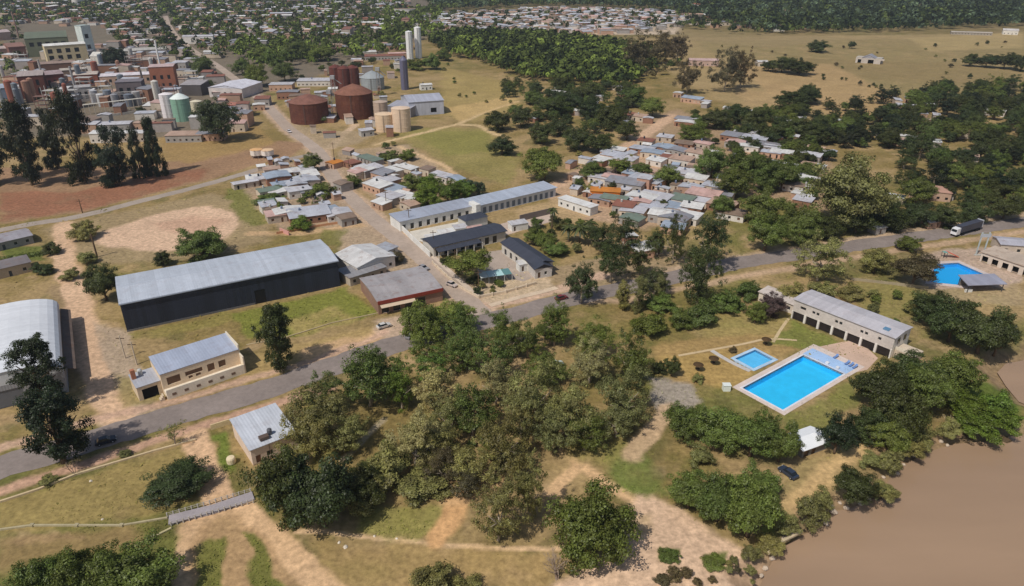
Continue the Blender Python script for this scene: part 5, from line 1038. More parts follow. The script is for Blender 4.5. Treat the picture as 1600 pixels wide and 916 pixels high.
block('works_shed', 'low brown shed left of the process houses', 'shed', (60,112), (120,108), 12, 6, 'gx', 1.4, C(160,138,126), C(120,92,80)); block('works_shed', 'low grey shed under the cream hall', 'shed', (96,120), (150,116), 10, 5, 'gx', 1.2, C(186,176,164), C(140,120,108))
cyl('storage_tank', 'white upright tank beside the green tank', 266, 184, 4.2, 15, C(230,222,222), None, 1.2); cyl('storage_tank', 'mint green tank with white dome', 287, 188, 5.6, 14, C(134,172,150), None, 3.2, 'tank', None, True, False, C(224,232,226)); cyl('storage_tank', 'small cream tank right of the green tank', 310, 180, 3.6, 9, C(216,206,180), None, 1.0)
for k, (x, y, r, h, c) in enumerate([(150,162,2.6,9,C(176,176,180)),(160,166,2.4,8,C(196,196,196)),(172,164,2.6,10,C(120,128,138)),(182,166,2.4,8,C(150,150,154)),(204,166,3,8,C(110,116,126)),(216,164,2.6,9,C(170,166,164))]): cyl('process_tank', 'slim grey process tank in the line beside the pipe rack', x, y, r, h, c, None, 0.8, 'tank', 'process tanks of the works', False)
o, L = root_at('pipe_rack', 'long white pipe rack crossing the front of the works', 'pipe rack', (134,180), (232,168))
for k in range(14):
    obj('post', MB().box(k*L/13-0.15,k*L/13+0.15,-0.15,0.15,0,6), M_PAINT, o, C(196,186,170)); obj('crossbeam', MB().box(k*L/13-0.12,k*L/13+0.12,-0.14,2.4,6.01,6.25), M_PAINT, o, C(190,182,170))
for k in range(4): obj('pipe', MB().tube([(0,0.2+k*0.6,6.5),(L,0.2+k*0.6,6.5)], 0.22, 6), M_PAINT, o, [C(220,214,200),C(206,200,190),C(170,160,150),C(226,220,206)][k])
o, L = root_at('pipe_rack', 'second pipe rack behind the white one in the works', 'pipe rack', (124,168), (226,160))
for k in range(12): obj('post', MB().box(k*L/11-0.15,k*L/11+0.15,-0.15,0.15,0,8), M_PAINT, o, C(160,150,144))
for k in range(3): obj('pipe', MB().tube([(0,k*0.6,8.2-k),(L,k*0.6,8.2-k)], 0.25, 6), M_PAINT, o, C(190,184,178))
for k, (x, y, h) in enumerate(((252,112,26),(30,60,30),(120,148,20),(72,140,22),(228,150,18))):
    o = thing('chimney_stack', ['thin white stack behind the brick block','thin stack beside the green hall','thin grey stack over the process houses','thin stack between the brick halls','thin dark stack before the brick block'][k], 'chimney', P(x, y)); obj('flue', MB().lathe([(0.9,0),(0.8,h*0.5),(0.7,h),(0.78,h),(0.78,h+0.5)], 12), M_PAINT, o, [C(226,222,218),C(150,120,108),C(160,156,154),C(172,164,158),C(104,96,94)][k]); obj('base', MB().box(-1.4,1.4,-1.4,1.4,0,1.2), M_CONC, o, C(160,150,140))
CL = random.Random(77)
for k in range(26):
    x, y = CL.uniform(4,300), CL.uniform(96,172)
    if 36 < x < 110 and y < 112: y += 40
    cyl('works_vessel', 'slim vessel among the works roofs', x, y, CL.uniform(1.2,2.6), CL.uniform(8,17), CL.choice([C(190,186,182),C(160,120,100),C(206,200,190),C(120,128,136),C(150,90,74),C(170,176,176)]), None, 1.0, 'vessel', 'vessels of the works', False)
for k in range(12):
    x, y = CL.uniform(10,290), CL.uniform(100,176); w_, h_ = CL.uniform(5,11), CL.uniform(7,15); fr_ = thing('steel_frame', 'open steel frame among the works roofs', 'steel frame', P(x, y), R(5), 'steel frames of the works'); fc_ = CL.choice([C(150,140,134),C(130,96,82),C(180,176,170)])
    for i_ in (0, w_):
        for j_ in (0, w_*0.6): obj('post', MB().box(i_, i_+0.3, j_, j_+0.3, 0, h_), M_PAINT, fr_, fc_)
    for z_ in range(1, int(h_/3)+1): obj('deck', MB().box(0.05, w_+0.25, 0.05, w_*0.6+0.25, z_*3-0.2, z_*3), M_PAINT, fr_, fc_)
huts('inside the works yard', 5, [(98,168,12,5,'w'),(180,192,14,6,'p'),(206,206,12,6,'w'),(330,206,12,7,'d'),(290,208,16,8,'t'),(336,176,9,6,'r'),(372,190,7,6,'k'),(160,206,10,5,'w'),(20,170,14,7,'z'),(50,180,12,6,'p'),(318,160,9,7,'e'),(226,190,9,5,'t'),(136,192,10,5,'p'),(300,122,12,8,'p'),(290,108,12,8,'d'),(282,96,10,8,'p'),(320,110,12,8,'e'),(308,134,12,8,'z')], 'works_building', 'building', 1.5)
wallrun('works_wall', 'low white wall at the works yard front', [(136,188),(230,174)], 1.6, 0.4, C(220,212,196)); wallrun('works_wall', 'second low white wall below the pipe rack', [(150,200),(226,190)], 1.6, 0.4, C(214,204,186))
def fill(px, n, seed, sizes, cols, place, name, cat, ang, hs, sep=0.9):
    poly = poly_px(px); x0, x1 = min(p.x for p in poly), max(p.x for p in poly); y0, y1 = min(p.y for p in poly), max(p.y for p in poly); rr = random.Random(seed); got = tries = 0
    while got < n and tries < n*40:
        tries += 1; x, y = rr.uniform(x0, x1), rr.uniform(y0, y1)
        if not inpoly(np.array([x]), np.array([y]), poly)[0]: continue
        w, d, h = rr.uniform(*sizes), rr.uniform(sizes[0], sizes[1])*0.65, rr.uniform(*hs)
        if any((x-u)**2+(y-v)**2 < ((max(w,d)/2+r)*sep)**2 for u, v, r in HOUSES) or pdist(np.array([x]), np.array([y]), AVW, False)[0] < w/2+4: continue
        q = Q((x, y, h)); c = rr.choice(cols); hut(q[0], q[1], w, d, h, R(ang+rr.choice([0,90])+rr.uniform(-8,8)), RC[c], rr.choice(WCS+[C(170,160,154), C(186,172,164), C(150,142,138)]), '%s %s %s' % (RN[c], cat, place), name, rr.choice(['gx','mono','flat','gy','mono']), rr.uniform(0.2,0.9), y < 330, place, cat); got += 1
AVW = [P(*p) for p in AVENUE]
fill([(0,100),(230,60),(290,70),(390,140),(390,205),(130,205),(110,165),(0,165)], 120, 5, (5,16), ['z','p','t','e','w','r','d','k'], 'crammed into the works', 'works_outbuilding', 'outbuilding', 5, (3.5,9), 0.5)
fill([(890,255),(1000,225),(1120,240),(1150,330),(1040,350),(900,310)], 46, 6, (3.5,8), ['w','z','p','w','b','e','t','d'], 'squeezed between settlement houses', 'shack', 'shack', -34, (2.2,3.2), 0.72)
fill([(1060,150),(1220,190),(1310,250),(1250,320),(1150,290),(1140,210)], 26, 7, (4,9), ['w','z','p','t','d'], 'under settlement trees toward the wood', 'shack', 'shack', -34, (2.2,3.4), 0.8)
fill([(400,255),(480,250),(545,335),(430,345)], 14, 8, (3,6.5), ['w','z','p','e'], 'between houses left of the avenue', 'shack', 'shack', 29, (2.2,3.0), 0.7)
fill([(540,240),(650,250),(700,280),(640,320),(600,315)], 14, 9, (3,6.5), ['w','z','p','e','t'], 'between houses right of the avenue', 'shack', 'shack', -42, (2.2,3.0), 0.7)
fill([(440,150),(620,70),(640,90),(560,200),(520,205)], 22, 10, (4,11), ['r','e','p','t','d','w'], 'around the rusted tanks', 'tank_yard_shed', 'shed', 10, (3,6), 0.8)
fill([(430,150),(520,108),(620,140),(622,214),(520,216),(470,206)], 26, 21, (3,8), ['r','e','t','d','p','z'], 'packed between tanks and avenue', 'tank_yard_shed', 'shed', 12, (2.6,6), 0.6)
fill([(860,130),(1010,150),(1040,200),(900,200)], 12, 11, (5,9), ['w','z','p'], 'hidden in the thicket below the far wood', 'shack', 'shack', -20, (2.6,3.6), 0.9)
fill([(1390,160),(1590,150),(1600,300),(1420,300)], 14, 12, (6,10), ['w','p','t'], 'glimpsed inside the dense wood', 'shack', 'shack', -20, (3.2,5.0), 0.9)
# --- field buildings
o, L = root_at('farm_building', 'pale ruined-looking building standing alone in the dry field', 'building', (1336,98), (1376,101)); obj('wall', shell(L, 12, 5, [(2,5,0,3.4),(11,16,0,3.6),(22,25,0,3.4)]), M_WALL, o, C(196,186,176)); obj('inner_wall', MB().box(1,L-1,4,4.3,0,4.5), M_DARK, o); obj('roof', roof_mb('gy', L*0.5, 12, 5.01, 3, 0.3), M_ROOFY, o, C(160,160,168)).location = (L*0.25,0,0); obj('roof', roof_mb('flat', L*0.22, 12, 5.01, 0, 0.1), M_ROOFX, o, C(206,196,180)).location = (0.2,0,0); obj('roof', roof_mb('flat', L*0.22, 12, 5.01, 0, 0.1), M_ROOFX, o, C(196,188,176)).location = (L*0.77,0,0)
simple('field_house', 'pink low building beside the knoll trees', 'building', (1076,103), (1122,104), 14, 5, 'gx', 1.2, C(206,176,168), C(196,168,154)); simple('field_house', 'pale house at the field end under the dark wood', 'house', (1566,54), (1590,55), 10, 5, 'gx', 2, C(206,200,196), C(226,220,210)); simple('field_house', 'long low pale shed at the field end under the dark wood', 'shed', (1486,54), (1550,56), 8, 3, 'gx', 1, C(190,180,166), C(170,160,146))
simple('field_house', 'small pale house left of the dark field belt', 'house', (1184,104), (1200,104), 10, 4, 'gx', 1, C(206,202,198), C(200,190,176))

# ------------------------------------------------------------------ walls, fences, poles, vehicles, stones
wallrun('kerb_wall', 'long pale kerb wall between main road and dry park lawn', [(-20,792),(60,766),(120,742),(180,724),(240,706),(306,688)], 0.45, 0.45, C(206,184,148))
wallrun('footbridge', 'short grey footbridge with white rails crossing the park ditch', [(264,814),(330,798),(396,776)], 0.35, 2.6, C(164,156,158), 'bridge', 0, M_CONC)
fo = thing('bridge_rail', 'row of white rail posts along the park footbridge', 'railing', P(268,822)); a0 = P(268,822)
for side in ((268,822,396,786),(262,808,392,770)):
    a_, b_ = P(side[0],side[1])-a0, P(side[2],side[3])-a0; n = 14
    for k in range(n+1): p = a_+(b_-a_)*k/n; obj('post', MB().box(p.x-0.09,p.x+0.09,p.y-0.09,p.y+0.09,0,1.1), M_PAINT, fo, C(186,180,172))
    for z in (0.6,1.0): obj('rail', MB().tube([a_+Vector((0,0,z)), b_+Vector((0,0,z))], 0.05, 5), M_PAINT, fo, C(166,160,154))
wallrun('ditch_wall', 'low pale broken wall along the park ditch', [(-10,830),(50,822),(120,822),(190,822),(262,810)], 0.35, 0.4, C(176,164,132), 'wall', 5, M_STONE); wallrun('ditch_wall', 'short pale stone edging below the footbridge', [(208,856),(236,842),(268,826)], 0.3, 0.45, C(188,176,136), 'wall', 0, M_STONE)
wallrun('lawn_edge', 'thin pale boundary strip along the warehouse lawn', [(385,540),(440,530),(520,505),(600,488)], 0.3, 0.3, C(186,168,134), 'wall')
wallrun('yard_wall', 'low terracotta wall behind the small bright tree', [(432,366),(500,354),(560,345)], 0.9, 0.3, C(196,146,110)); wallrun('yard_wall', 'pinkish yard wall at the left row corner', [(438,362),(452,368)], 1.6, 0.3, C(214,160,150))
wallrun('pool_fence', 'thin pale fence along the slope above the far pool', [(1330,438),(1400,446),(1450,452)], 1.0, 0.1, C(170,156,130), 'fence', 4)
wallrun('park_kerb', 'thin pale kerb curving along the river edge', [(1200,866),(1224,846),(1252,832)], 0.4, 0.5, C(200,182,150), 'kerb', 0, M_STONE); wallrun('road_wall', 'pale roadside wall in front of the far pool cabins', [(1538,392),(1600,384),(1660,378)], 1.0, 0.3, C(206,180,170))
def pole(px, py, h, label, lamp=False, r=0.14, col=None):
    o_ = thing('utility_pole', label, 'pole', P(px, py)); obj('shaft', MB().tube([(0,0,-0.1),(0,0,h)], [r*1.2, r*0.8], 8), mat('pole_%d' % (1 if col else 0), col or C(104,84,66), 0.9, 0.1), o_)
    if lamp: obj('lamp_arm', MB().tube([(0,0,h-0.1),(1.2,-0.8,h+0.3),(2.0,-1.4,h+0.2)], 0.06, 5), M_PAINT, o_, C(150,150,150)); obj('lamp_head', MB().box(1.8,2.5,-1.9,-1.2,h+0.1,h+0.25), M_PAINT, o_, C(190,190,186))
    else: obj('crossarm', MB().box(-1.1,1.1,-0.07,0.07,h-0.9,h-0.72), M_WOOD, o_)
    return o_
pole(152,402,9,'leaning brown pole at the corner of the oval dirt lot', r=0.28); pole(129,333,6,'dark pole on the red earth bank', r=0.2)
for k, (x, y) in enumerate([(748,458),(712,424),(678,392),(640,356),(604,326),(570,296),(546,270),(522,246)]): pole(x, y, 8, 'wooden pole in the line along the right kerb of the avenue')
for k, (x, y) in enumerate([(196,560),(214,570)]): pole(x, y, 7, ['pale post left of the beige house annex','second pale post beside the beige house annex'][k], False, 0.16, C(206,190,170))
def car(px, py, ang, color, label, name='car', sc=1.0):
    o_ = thing(name, label, 'car', P(px, py)+Vector((0,0,0.055)), R(ang)); o_.scale = (sc, sc, sc)
    body = MB(); prof = [(-2.1,0.35),(-2.1,0.85),(-1.95,0.95),(1.2,0.98),(2.05,0.8),(2.15,0.6),(2.1,0.35)]; n = len(prof)
    body.add([(x,-0.85,z) for x,z in prof]+[(x,0.85,z) for x,z in prof], [tuple(range(n-1,-1,-1)), tuple(range(n,2*n))]+[(i,(i+1)%n,n+(i+1)%n,n+i) for i in range(n)][::1]); bo = obj('body', body, mat('car_paint', None, 0.3, 0.5), o_, color)
    cab = [(-1.7,0.97),(-1.25,1.42),(0.35,1.45),(1.0,0.97)]; cb = MB(); cb.add([(x,-0.78+0.12*(z>1.2),z) for x,z in cab]+[(x,0.78-0.12*(z>1.2),z) for x,z in cab], [(3,2,1,0),(4,5,6,7),(1,5,4,0),(2,6,5,1)[::1],(3,7,6,2)]); obj('cabin_glass', cb, M_GLASS, o_)
    obj('roof_panel', MB().box(-1.22,0.33,-0.64,0.64,1.452,1.49), MATS['car_paint'], o_, color)
    for x in (-1.3,1.35):
        for y in (-0.8,0.8):
            w = obj('wheel', MB().tube([(0,-0.1,0),(0,0.1,0)], 0.33, 12), M_RUBBER, o_); w.location = (x, y, 0.33); h_ = obj('hub', MB().tube([(0,-0.105,0),(0,0.105,0)], 0.18, 8), M_PAINT, w, C(160,160,164))
    for y in (-0.6,0.6): obj('headlight', MB().box(2.08,2.16,y-0.18,y+0.18,0.6,0.75), M_PAINT, o_, C(226,226,220))
    return o_
car(877,468,30,C(120,50,50),'dark red car stopped on the road at the grove edge'); car(600,512,35,C(206,202,196),'pale car parked below the red-fronted corner shop'); car(643,527,60,C(130,128,132),'grey car parked under trees below the corner shop'); car(672,524,70,C(60,62,70),'dark car parked under trees below the corner shop')
car(1231,742,120,C(52,62,80),'dark blue car parked beside the white-roofed shelter'); car(824,534,40,C(70,76,86),'dark grey car hidden among the grove trees'); car(166,692,30,C(40,44,54),'dark car driving on the main road in tree shadow'); car(706,447,-40,C(200,186,180),'pale car parked at the compound corner'); car(1408,388,-10,C(66,60,60),'dark car by the round olive tree'); car(868,572,20,C(196,204,198),'whitish car half hidden in the central grove'); car(452,207,-55,C(220,214,214),'white car on the avenue near the rusted tanks'); car(662,421,-40,C(150,148,150),'grey car beside the white gable house')
t = thing('truck', 'articulated truck with white cab and dark trailer on the main road', 'truck', P(1488,370)+Vector((0,0,0.06)), R(29))
obj('cab', MB().add([(0,-1.2,0.9),(0,1.2,0.9),(2.4,1.2,0.9),(2.4,-1.2,0.9),(0.35,-1.15,3.2),(0.35,1.15,3.2),(2.4,1.15,3.4),(2.4,-1.15,3.4)], [(0,1,5,4),(1,2,6,5),(2,3,7,6),(3,0,4,7),(4,5,6,7),(3,2,1,0)]), M_PAINT, t, C(220,220,222)); obj('windscreen', MB().slab([(0.1,1.0,2.0),(0.1,-1.0,2.0),(0.28,-1.0,2.9),(0.28,1.0,2.9)], 0.04), M_GLASS, t)
obj('trailer', MB().box(3.2,16.5,-1.25,1.25,1.3,3.9), M_PAINT, t, C(70,72,84)); obj('trailer_end', MB().box(16.52,17.2,-1.2,1.2,1.3,4.0), M_PAINT, t, C(196,198,204)); obj('chassis', MB().box(1.5,16.4,-0.5,0.5,0.7,1.25), M_RUBBER, t)
for x in (1.2,4.2,5.4,13.0,14.3,15.6):
    for y in (-1.05,1.05): w = obj('wheel', MB().tube([(0,-0.18,0),(0,0.18,0)], 0.5, 12), M_RUBBER, t); w.location = (x, y, 0.5)
# stones by the river and paths
def rock(px, py, r, label, col, z=0.0, seed=0):
    rs = random.Random(int(px*13+py*7)+seed); mb = MB(); p = P(px, py, z); prof = []
    n = 8; vs_ = []
    for j, (k, zz) in enumerate(((0.9,-0.25),(1.0,0.15),(0.75,0.5),(0.3,0.68))):
        for i in range(n): a_ = 6.283*i/n; q = r*k*rs.uniform(0.8,1.2); vs_.append((q*math.cos(a_), q*math.sin(a_)*0.8, r*zz*rs.uniform(0.85,1.15)))
    mb.add(vs_, [(j*n+i,j*n+(i+1)%n,(j+1)*n+(i+1)%n,(j+1)*n+i) for j in range(3) for i in range(n)]+[tuple(3*n+i for i in range(n)), tuple(range(n-1,-1,-1))])
    o_ = obj('stone', mb, M_STONE, None, col); o_.location = p; o_.rotation_euler = (0,0,rs.uniform(0,6)); return tag(o_, label, 'stone', 'stones')
RR = [(1290,818,0.7),(1282,806,0.5),(1298,790,0.6),(1312,786,0.5),(1302,800,0.8),(1322,794,0.6),(1375,758,0.7),(1380,746,0.5),(1402,740,0.5),(1412,726,0.4),(1428,712,0.6),(1434,708,0.5),(1238,834,0.6),(1226,842,0.7),(1214,858,0.6),(1206,872,0.7),(1196,888,0.6),(1190,900,0.5),(1470,690,0.6),(1480,696,0.5),(1345,788,0.5),(1358,780,0.5)]
for x, y, r in RR: rock(x, y, r, 'pale stone at the waterline of the muddy river', C(196,178,158), WATER_Z*0.9)
for x, y, r in [(1370,775,1.6),(1386,768,1.7),(1398,774,1.2),(1510,682,1.4),(1554,684,1.6),(1570,688,1.3)]: rock(x, y, r, 'dark brushy lump standing in the river shallows', C(86,72,54), WATER_Z-0.1)
for x, y, r in [(540,855,0.5),(530,848,0.35),(160,812,0.3),(142,752,0.4),(620,842,0.3),(585,838,0.3)]: rock(x, y, r, 'whitish stone beside the pale park path', C(216,204,186))
# pool furniture and parasols
def parasol(px, py, r, h, col, label):
    o_ = thing('parasol', label, 'parasol', P(px, py)); obj('canopy', MB().lathe([(r,h-0.4),(r*0.6,h-0.12),(0.05,h+0.1)], 12), mat('thatch', None, 0.95, 0.1, 0.2, 1.0), o_, col); obj('pole', MB().tube([(0,0,0),(0,0,h-0.35)], 0.07, 6), M_WOOD, o_); obj('table', MB().lathe([(0.5,0.7),(0.5,0.76)], 10), M_WOOD, o_); return o_
for x, y, l in ((1090,580,'thatched dark parasol nearest the round bush on the pool lawn'),(1114,570,'thatched dark parasol right of the first on the pool lawn'),(1196,540,'thatched dark parasol beside the paddling pool')): parasol(x, y, 1.4, 2.4, C(84,66,46), l)
tree('bush', (1082,582,1100,600), 'olive', 'small ball-shaped bush on the pool lawn', name='shrub', cat='shrub'); tree('bush', (1140,540,1152,552), 'brown', 'tiny reddish bush above the paddling pool', name='shrub', cat='shrub')
def lounger(px, py, ang, label, col=WHITE):
    o_ = thing('lounger', label, 'lounger', P(px, py)+Vector((0,0,0.13)), R(ang)); obj('seat', MB().box(0,1.3,0,0.65,0.3,0.38), M_PAINT, o_, col); obj('backrest', MB().slab([(1.3,0,0.38),(1.9,0,0.75),(1.9,0.65,0.75),(1.3,0.65,0.38)][::-1], 0.06), M_PAINT, o_, col)
    for x in (0.1,1.1):
        for y in (0.05,0.52): obj('leg', MB().box(x,x+0.08,y,y+0.08,0,0.295), M_PAINT, o_, col)
for k, (x, y) in enumerate([(1322,572),(1328,575),(1334,578),(1304,562)]): lounger(x, y, 35, 'blue-grey lounger on the painted pool deck', C(110,140,190))
o = thing('white_kiosk', 'small white box kiosk at the pool deck corner', 'kiosk', P(1130,612)); obj('cabinet', MB().box(0,1.8,0,1.4,0,1.6), M_PAINT, o, C(232,238,230)); obj('lid', MB().box(-0.1,1.9,-0.1,1.5,1.605,1.72), M_PAINT, o, C(222,228,222))

# ------------------------------------------------------------------ far town, far woods, weeds
M_FARLEAF = attr_mat('far_leaves', 0.95, 0.25, 0.35, 0.15, 0.02)
def col_mesh(name, v, q, c, m, label=None, cat=None):
    me = arr_mesh(name, v, q); ca = me.color_attributes.new('Col', 'FLOAT_COLOR', 'POINT'); ca.data.foreach_set('color', np.concatenate([c, np.ones((len(c),1))], 1).astype(np.float32).ravel())
    o_ = obj(name, me, m); o_['kind'] = 'stuff'
    if label: tag(o_, label, cat, None, 'stuff')
    return o_
def sample(px, spacing, seed, jit=0.9):
    poly = poly_px(px); x0, x1 = min(p.x for p in poly), max(p.x for p in poly); y0, y1 = min(p.y for p in poly), max(p.y for p in poly)
    rs = np.random.RandomState(seed); gx, gy = np.meshgrid(np.arange(x0, x1, spacing), np.arange(y0, y1, spacing)); gx, gy = gx.ravel(), gy.ravel()
    gx = gx+rs.uniform(-jit, jit, len(gx))*spacing/1.6; gy = gy+rs.uniform(-jit, jit, len(gy))*spacing/1.6; k = inpoly(gx, gy, poly); return gx[k], gy[k], rs
AV = [P(*p) for p in AVENUE]
# town houses: the nearest ones are objects of their own, the rest one mass
TOWN = [('in the far town beyond the works', [(-60,-6),(250,-6),(250,34),(150,44),(-60,34)], 24, 0), ('in the far town along the upper avenue', [(270,-6),(640,-6),(630,40),(560,64),(470,60),(330,92),(290,66)], 23, 0), ('in the far town between works and avenue', [(160,40),(262,36),(270,84),(200,72)], 22, 0),
        ('in the pale crowded district under the horizon wood', [(690,24),(860,14),(1062,20),(1060,44),(960,54),(820,54),(690,46)], 15.5, 1), ('on the far edge of the town above the field', [(1060,12),(1290,14),(1290,46),(1180,50),(1060,40)], 30, 2), ('in the far town behind the twin silos', [(600,34),(690,22),(690,46),(640,44)], 22, 0)]
TR = ['z','w','p','r','t','d','k','e','d']; PALE = ['z','p','w','k','t','z','e','d']  # more dark roofs, so the dimness of the far edge sits in their colour
mass_v, mass_q, mass_c = [], [], []; nv = 0
FARH = []
for place, px, sp, kind in TOWN:
    gx, gy, rs = sample(px, sp, int(sp*10)+len(px), 1.5); gd = pdist(gx, gy, AV, False); pts = [(gx[i], gy[i]) for i in range(len(gx)) if gd[i] > 9]
    pts.sort(key=lambda p: p[1]); keep = {0: 42, 1: 70, 2: 24}[kind]
    for k, (x, y) in enumerate(pts):
        rr = random.Random(int(x*7+y*3)); w, d, h = rr.uniform(8,16), rr.uniform(7,12), rr.uniform(3.4,6.2); ang = R(rr.choice([8,98])+rr.uniform(-5,5)); rc = rr.choice(PALE if kind == 1 else TR); wc = rr.choice(WCS+[C(226,220,212)]*2); rise = rr.uniform(0.3,1.4)
        if rr.random() < 0.06 and kind != 1: w *= 2.2; h *= 1.6
        FARH.append((x, y))
        if k < keep:
            q = Q((x, y, h)); hut(q[0], q[1], w, d, h, ang, RC[rc], wc, '%s house %s' % (RN[rc], place), 'town_house', rr.choice(['gx','gx','flat','mono']), rise, False, 'houses '+place)
        else:
            ca, sa = math.cos(ang), math.sin(ang); loc = lambda u, v, z: (x+u*ca-v*sa, y+u*sa+v*ca, z)
            a, b = w/2, d/2; V = [loc(-a,-b,0),loc(a,-b,0),loc(a,b,0),loc(-a,b,0),loc(-a,-b,h),loc(a,-b,h),loc(a,b,h),loc(-a,b,h)]
            mass_v += V; mass_q += [(nv,nv+1,nv+5,nv+4),(nv+1,nv+2,nv+6,nv+5),(nv+2,nv+3,nv+7,nv+6),(nv+3,nv,nv+4,nv+7)]; mass_c += [wc[:3]]*8; nv += 8
            a, b = a+0.3, b+0.3; V = [loc(-a,-b,h),loc(a,-b,h),loc(a,0,h+rise),loc(-a,0,h+rise),loc(a,b,h),loc(-a,b,h)]
            mass_v += V; mass_q += [(nv,nv+1,nv+2,nv+3),(nv+3,nv+2,nv+4,nv+5)]; mass_c += [RC[rc][:3]]*6; nv += 6
col_mesh('distant_houses', np.array(mass_v), np.array(mass_q), np.array(mass_c), M_TINT, 'mass of tiny pale roofs far off in the town', 'town')
def far_trees(name, label, zones, cards=30):
    Cs, Ns, Ks, Sz = [], [], [], []
    for px, sp, tints, amin, amax, seed in zones:
        gx, gy, rs = sample(px, sp, seed); gd = pdist(gx, gy, AV, False)
        hx = np.array([h[0] for h in FARH]); hy = np.array([h[1] for h in FARH])
        for x, y, d in zip(gx, gy, gd):
            if d < 6: continue
            if np.min((hx-x)**2+(hy-y)**2) < 30: continue
            a = rs.uniform(amin, amax); b = a*rs.uniform(0.75,1.15); dv = rs.normal(size=(cards,3)); dv[:,2] = np.abs(dv[:,2])*1.1-0.25; dv /= np.linalg.norm(dv, axis=1)[:,None]
            q = rs.uniform(0.6,1.0,cards)[:,None]; Cs.append(np.array([x,y,b*1.05])+dv*q*np.array([a,a,b])*(1+rs.uniform(-0.2,0.2,(cards,1)))); n_ = dv+rs.normal(size=(cards,3))*0.4; Ns.append(n_/np.linalg.norm(n_, axis=1)[:,None])
            t_ = np.array(GREENS[tints[rs.randint(len(tints))]])*rs.uniform(0.8,1.15); lc = np.array(C(*np.clip(t_,0,255))[:3]); Ks.append(lc[None,:]*rs.uniform(0.6,1.35,(cards,1))); Sz.append(np.full(cards, a*0.36))
    cen, nor, kc, sz = np.concatenate(Cs), np.concatenate(Ns), np.concatenate(Ks), np.concatenate(Sz); rs = np.random.RandomState(5)
    v, q = leaf_cards(cen, nor, sz, rs); return col_mesh(name, v, q, np.repeat(kc, 4, 0), M_FARLEAF, label, 'trees')
far_trees('far_wood', 'dense mass of dark trees of the wood behind the silos', [([(668,66),(720,54),(800,56),(880,60),(960,70),(985,95),(1000,130),(940,140),(870,132),(812,124),(760,100),(700,88)], 8.5, ['dark','green','dark','deep'], 4.2, 6.2, 1), ([(960,70),(1060,80),(1060,110),(1000,130)], 13, ['dark','brown'], 3.5, 5.5, 2)], 44)
far_trees('horizon_wood', 'dark wood stretching along the top of the photo', [([(1040,-10),(1680,-10),(1680,40),(1480,46),(1380,52),(1200,52),(1060,22)], 13, ['deep','dark','deep','bluish'], 5, 8, 3), ([(640,-10),(1060,-10),(1060,16),(860,10),(690,18)], 13, ['deep','dark','bluish'], 5, 8, 4), ([(1060,12),(1290,14),(1300,52),(1180,56),(1060,46)], 17, ['dark','deep'], 4, 6.5, 10)], 24)  # deep tints put the cloud shadow over the far wood into its colour
far_trees('town_trees', 'dark garden trees scattered through the far town', [([(-80,-10),(640,-10),(630,60),(470,76),(420,70),(330,96),(250,36),(-80,38)], 12.5, ['deep','dark','green','dark'], 2.8, 5.0, 5), ([(600,20),(690,14),(690,62),(600,66)], 14, ['dark','green'], 4, 6, 6), ([(690,22),(1062,16),(1060,46),(690,50)], 15, ['dark','deep'], 2.6, 4.6, 7), ([(160,30),(300,44),(300,110),(240,84),(180,70)], 17, ['dark','deep'], 3.5, 6, 8), ([(360,60),(470,76),(620,62),(640,80),(520,100),(440,104),(380,110)], 13, ['dark','green'], 4, 6, 9), ([(0,30),(40,36),(30,140),(0,140)], 26, ['dark'], 3, 5, 12)], 32)
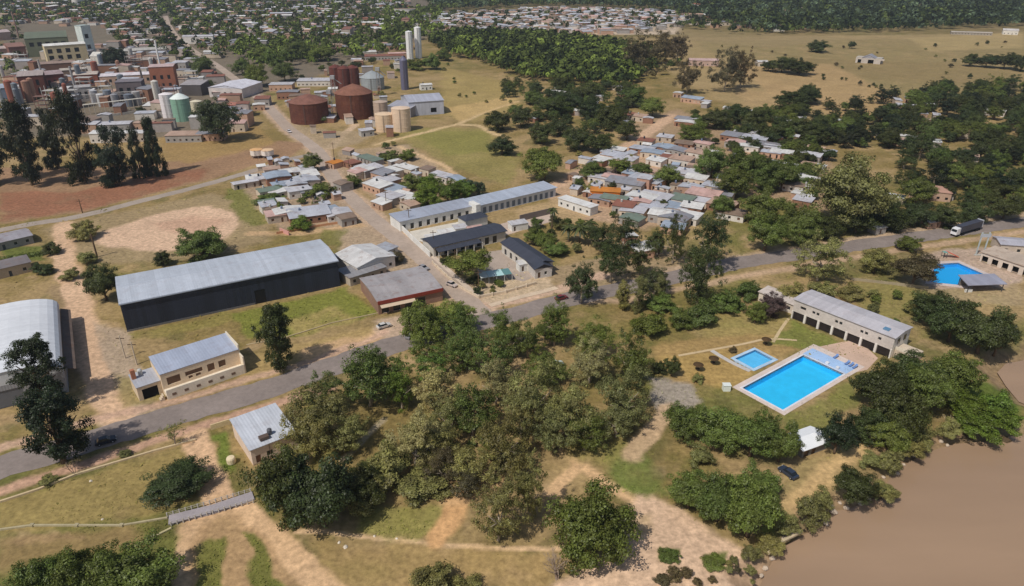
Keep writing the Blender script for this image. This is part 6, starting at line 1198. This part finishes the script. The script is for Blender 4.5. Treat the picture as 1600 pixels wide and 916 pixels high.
def weeds():
    ys, us, col, Z = GRID; rs = np.random.RandomState(3); n = 170000
    y = np.exp(rs.uniform(math.log(84), math.log(330), n)); x = rs.uniform(-0.86, 0.86, n)*y
    i = np.clip(np.searchsorted(ys, y), 0, len(ys)-1); j = np.clip(np.searchsorted(us, x/np.maximum(y,62)), 0, len(us)-1)
    c = col[i,j]; z = Z[i,j]; gness = c[:,1]/(c[:,0]+1e-6); lum = c.mean(1)
    pr = np.clip((gness-0.70)*5.5, 0, 1)*np.clip(vnoise(x, y, 5, 99, 3)*2-0.4, 0.05, 1)
    k = (rs.rand(n) < pr)&(z > -0.5)&(z < 0.01); rd = pdist(x, y, [P(*p) for p in MAINROAD], False); ra = pdist(x, y, AV, False); k &= (rd > 5)&(ra > 3.6)
    x, y, c = x[k], y[k], c[k]; m = len(x); cen = np.stack([x, y, rs.uniform(0.03,0.14,m)], 1); nor = rs.normal(size=(m,3))*0.35+np.array([-0.2,-0.2,0.9]); nor /= np.linalg.norm(nor, axis=1)[:,None]
    v, q = leaf_cards(cen, nor, (0.05+0.0007*y)*np.where(rs.rand(m) < 0.1, 2.4, 1.0), rs); cc = c*rs.uniform(0.85,1.15,(m,1))*np.array([0.95,1.03,0.85])
    col_mesh('weeds', v, q, np.repeat(cc, 4, 0), M_FARLEAF, 'low weeds and grass tufts over the park ground', 'weeds')
weeds()
# ------------------------------------------------------------------ thin air haze
hz = MB().box(-2600, 2600, -420, 2600, -9, 112); hm = bpy.data.materials.new('haze_air'); hm.use_nodes = True
for n_ in list(hm.node_tree.nodes):
    if n_.type != 'OUTPUT_MATERIAL': hm.node_tree.nodes.remove(n_)
pv = hm.node_tree.nodes.new('ShaderNodeVolumePrincipled'); pv.inputs['Color'].default_value = (0.78, 0.84, 0.92, 1); pv.inputs['Density'].default_value = 0.00012; pv.inputs['Anisotropy'].default_value = 0.3
hm.node_tree.links.new(pv.outputs[0], [n_ for n_ in hm.node_tree.nodes if n_.type == 'OUTPUT_MATERIAL'][0].inputs['Volume'])
ho = obj('haze', hz, hm); ho['kind'] = 'stuff'; tag(ho, 'thin pale haze over the far town and woods', 'haze', None, 'stuff')
# ------------------------------------------------------------------ labels: number what shares one, by place
ORD = ['first','second','third','fourth','fifth','sixth','seventh','eighth','ninth','tenth','eleventh','twelfth','thirteenth','fourteenth','fifteenth','sixteenth','seventeenth','eighteenth','nineteenth','twentieth']
bylab = {}
for o in LAB: bylab.setdefault(o['label'], []).append(o)
for lab, os_ in bylab.items():
    if len(os_) == 1: continue
    pos = {o.name: Q(o.location) for o in os_}
    for o in os_:
        if 'group' not in o: o['group'] = lab if len(lab) < 100 else lab[:100]
    n = len(os_); rows = 1 if n <= 12 else math.ceil(n/10); os_.sort(key=lambda o: -pos[o.name][1]); per = math.ceil(n/rows)
    for r in range(rows):
        part_ = sorted(os_[r*per:(r+1)*per], key=lambda o: pos[o.name][0])
        for k, o in enumerate(part_):
            o['label'] = lab+(', %s from left' % ORD[k] if rows == 1 else ', row %s, %s from left' % (ORD[r], ORD[k]))
print('tris', sum(len(m.loops)-2*len(m.polygons) for m in bpy.data.meshes), 'objects', len(SC.objects))
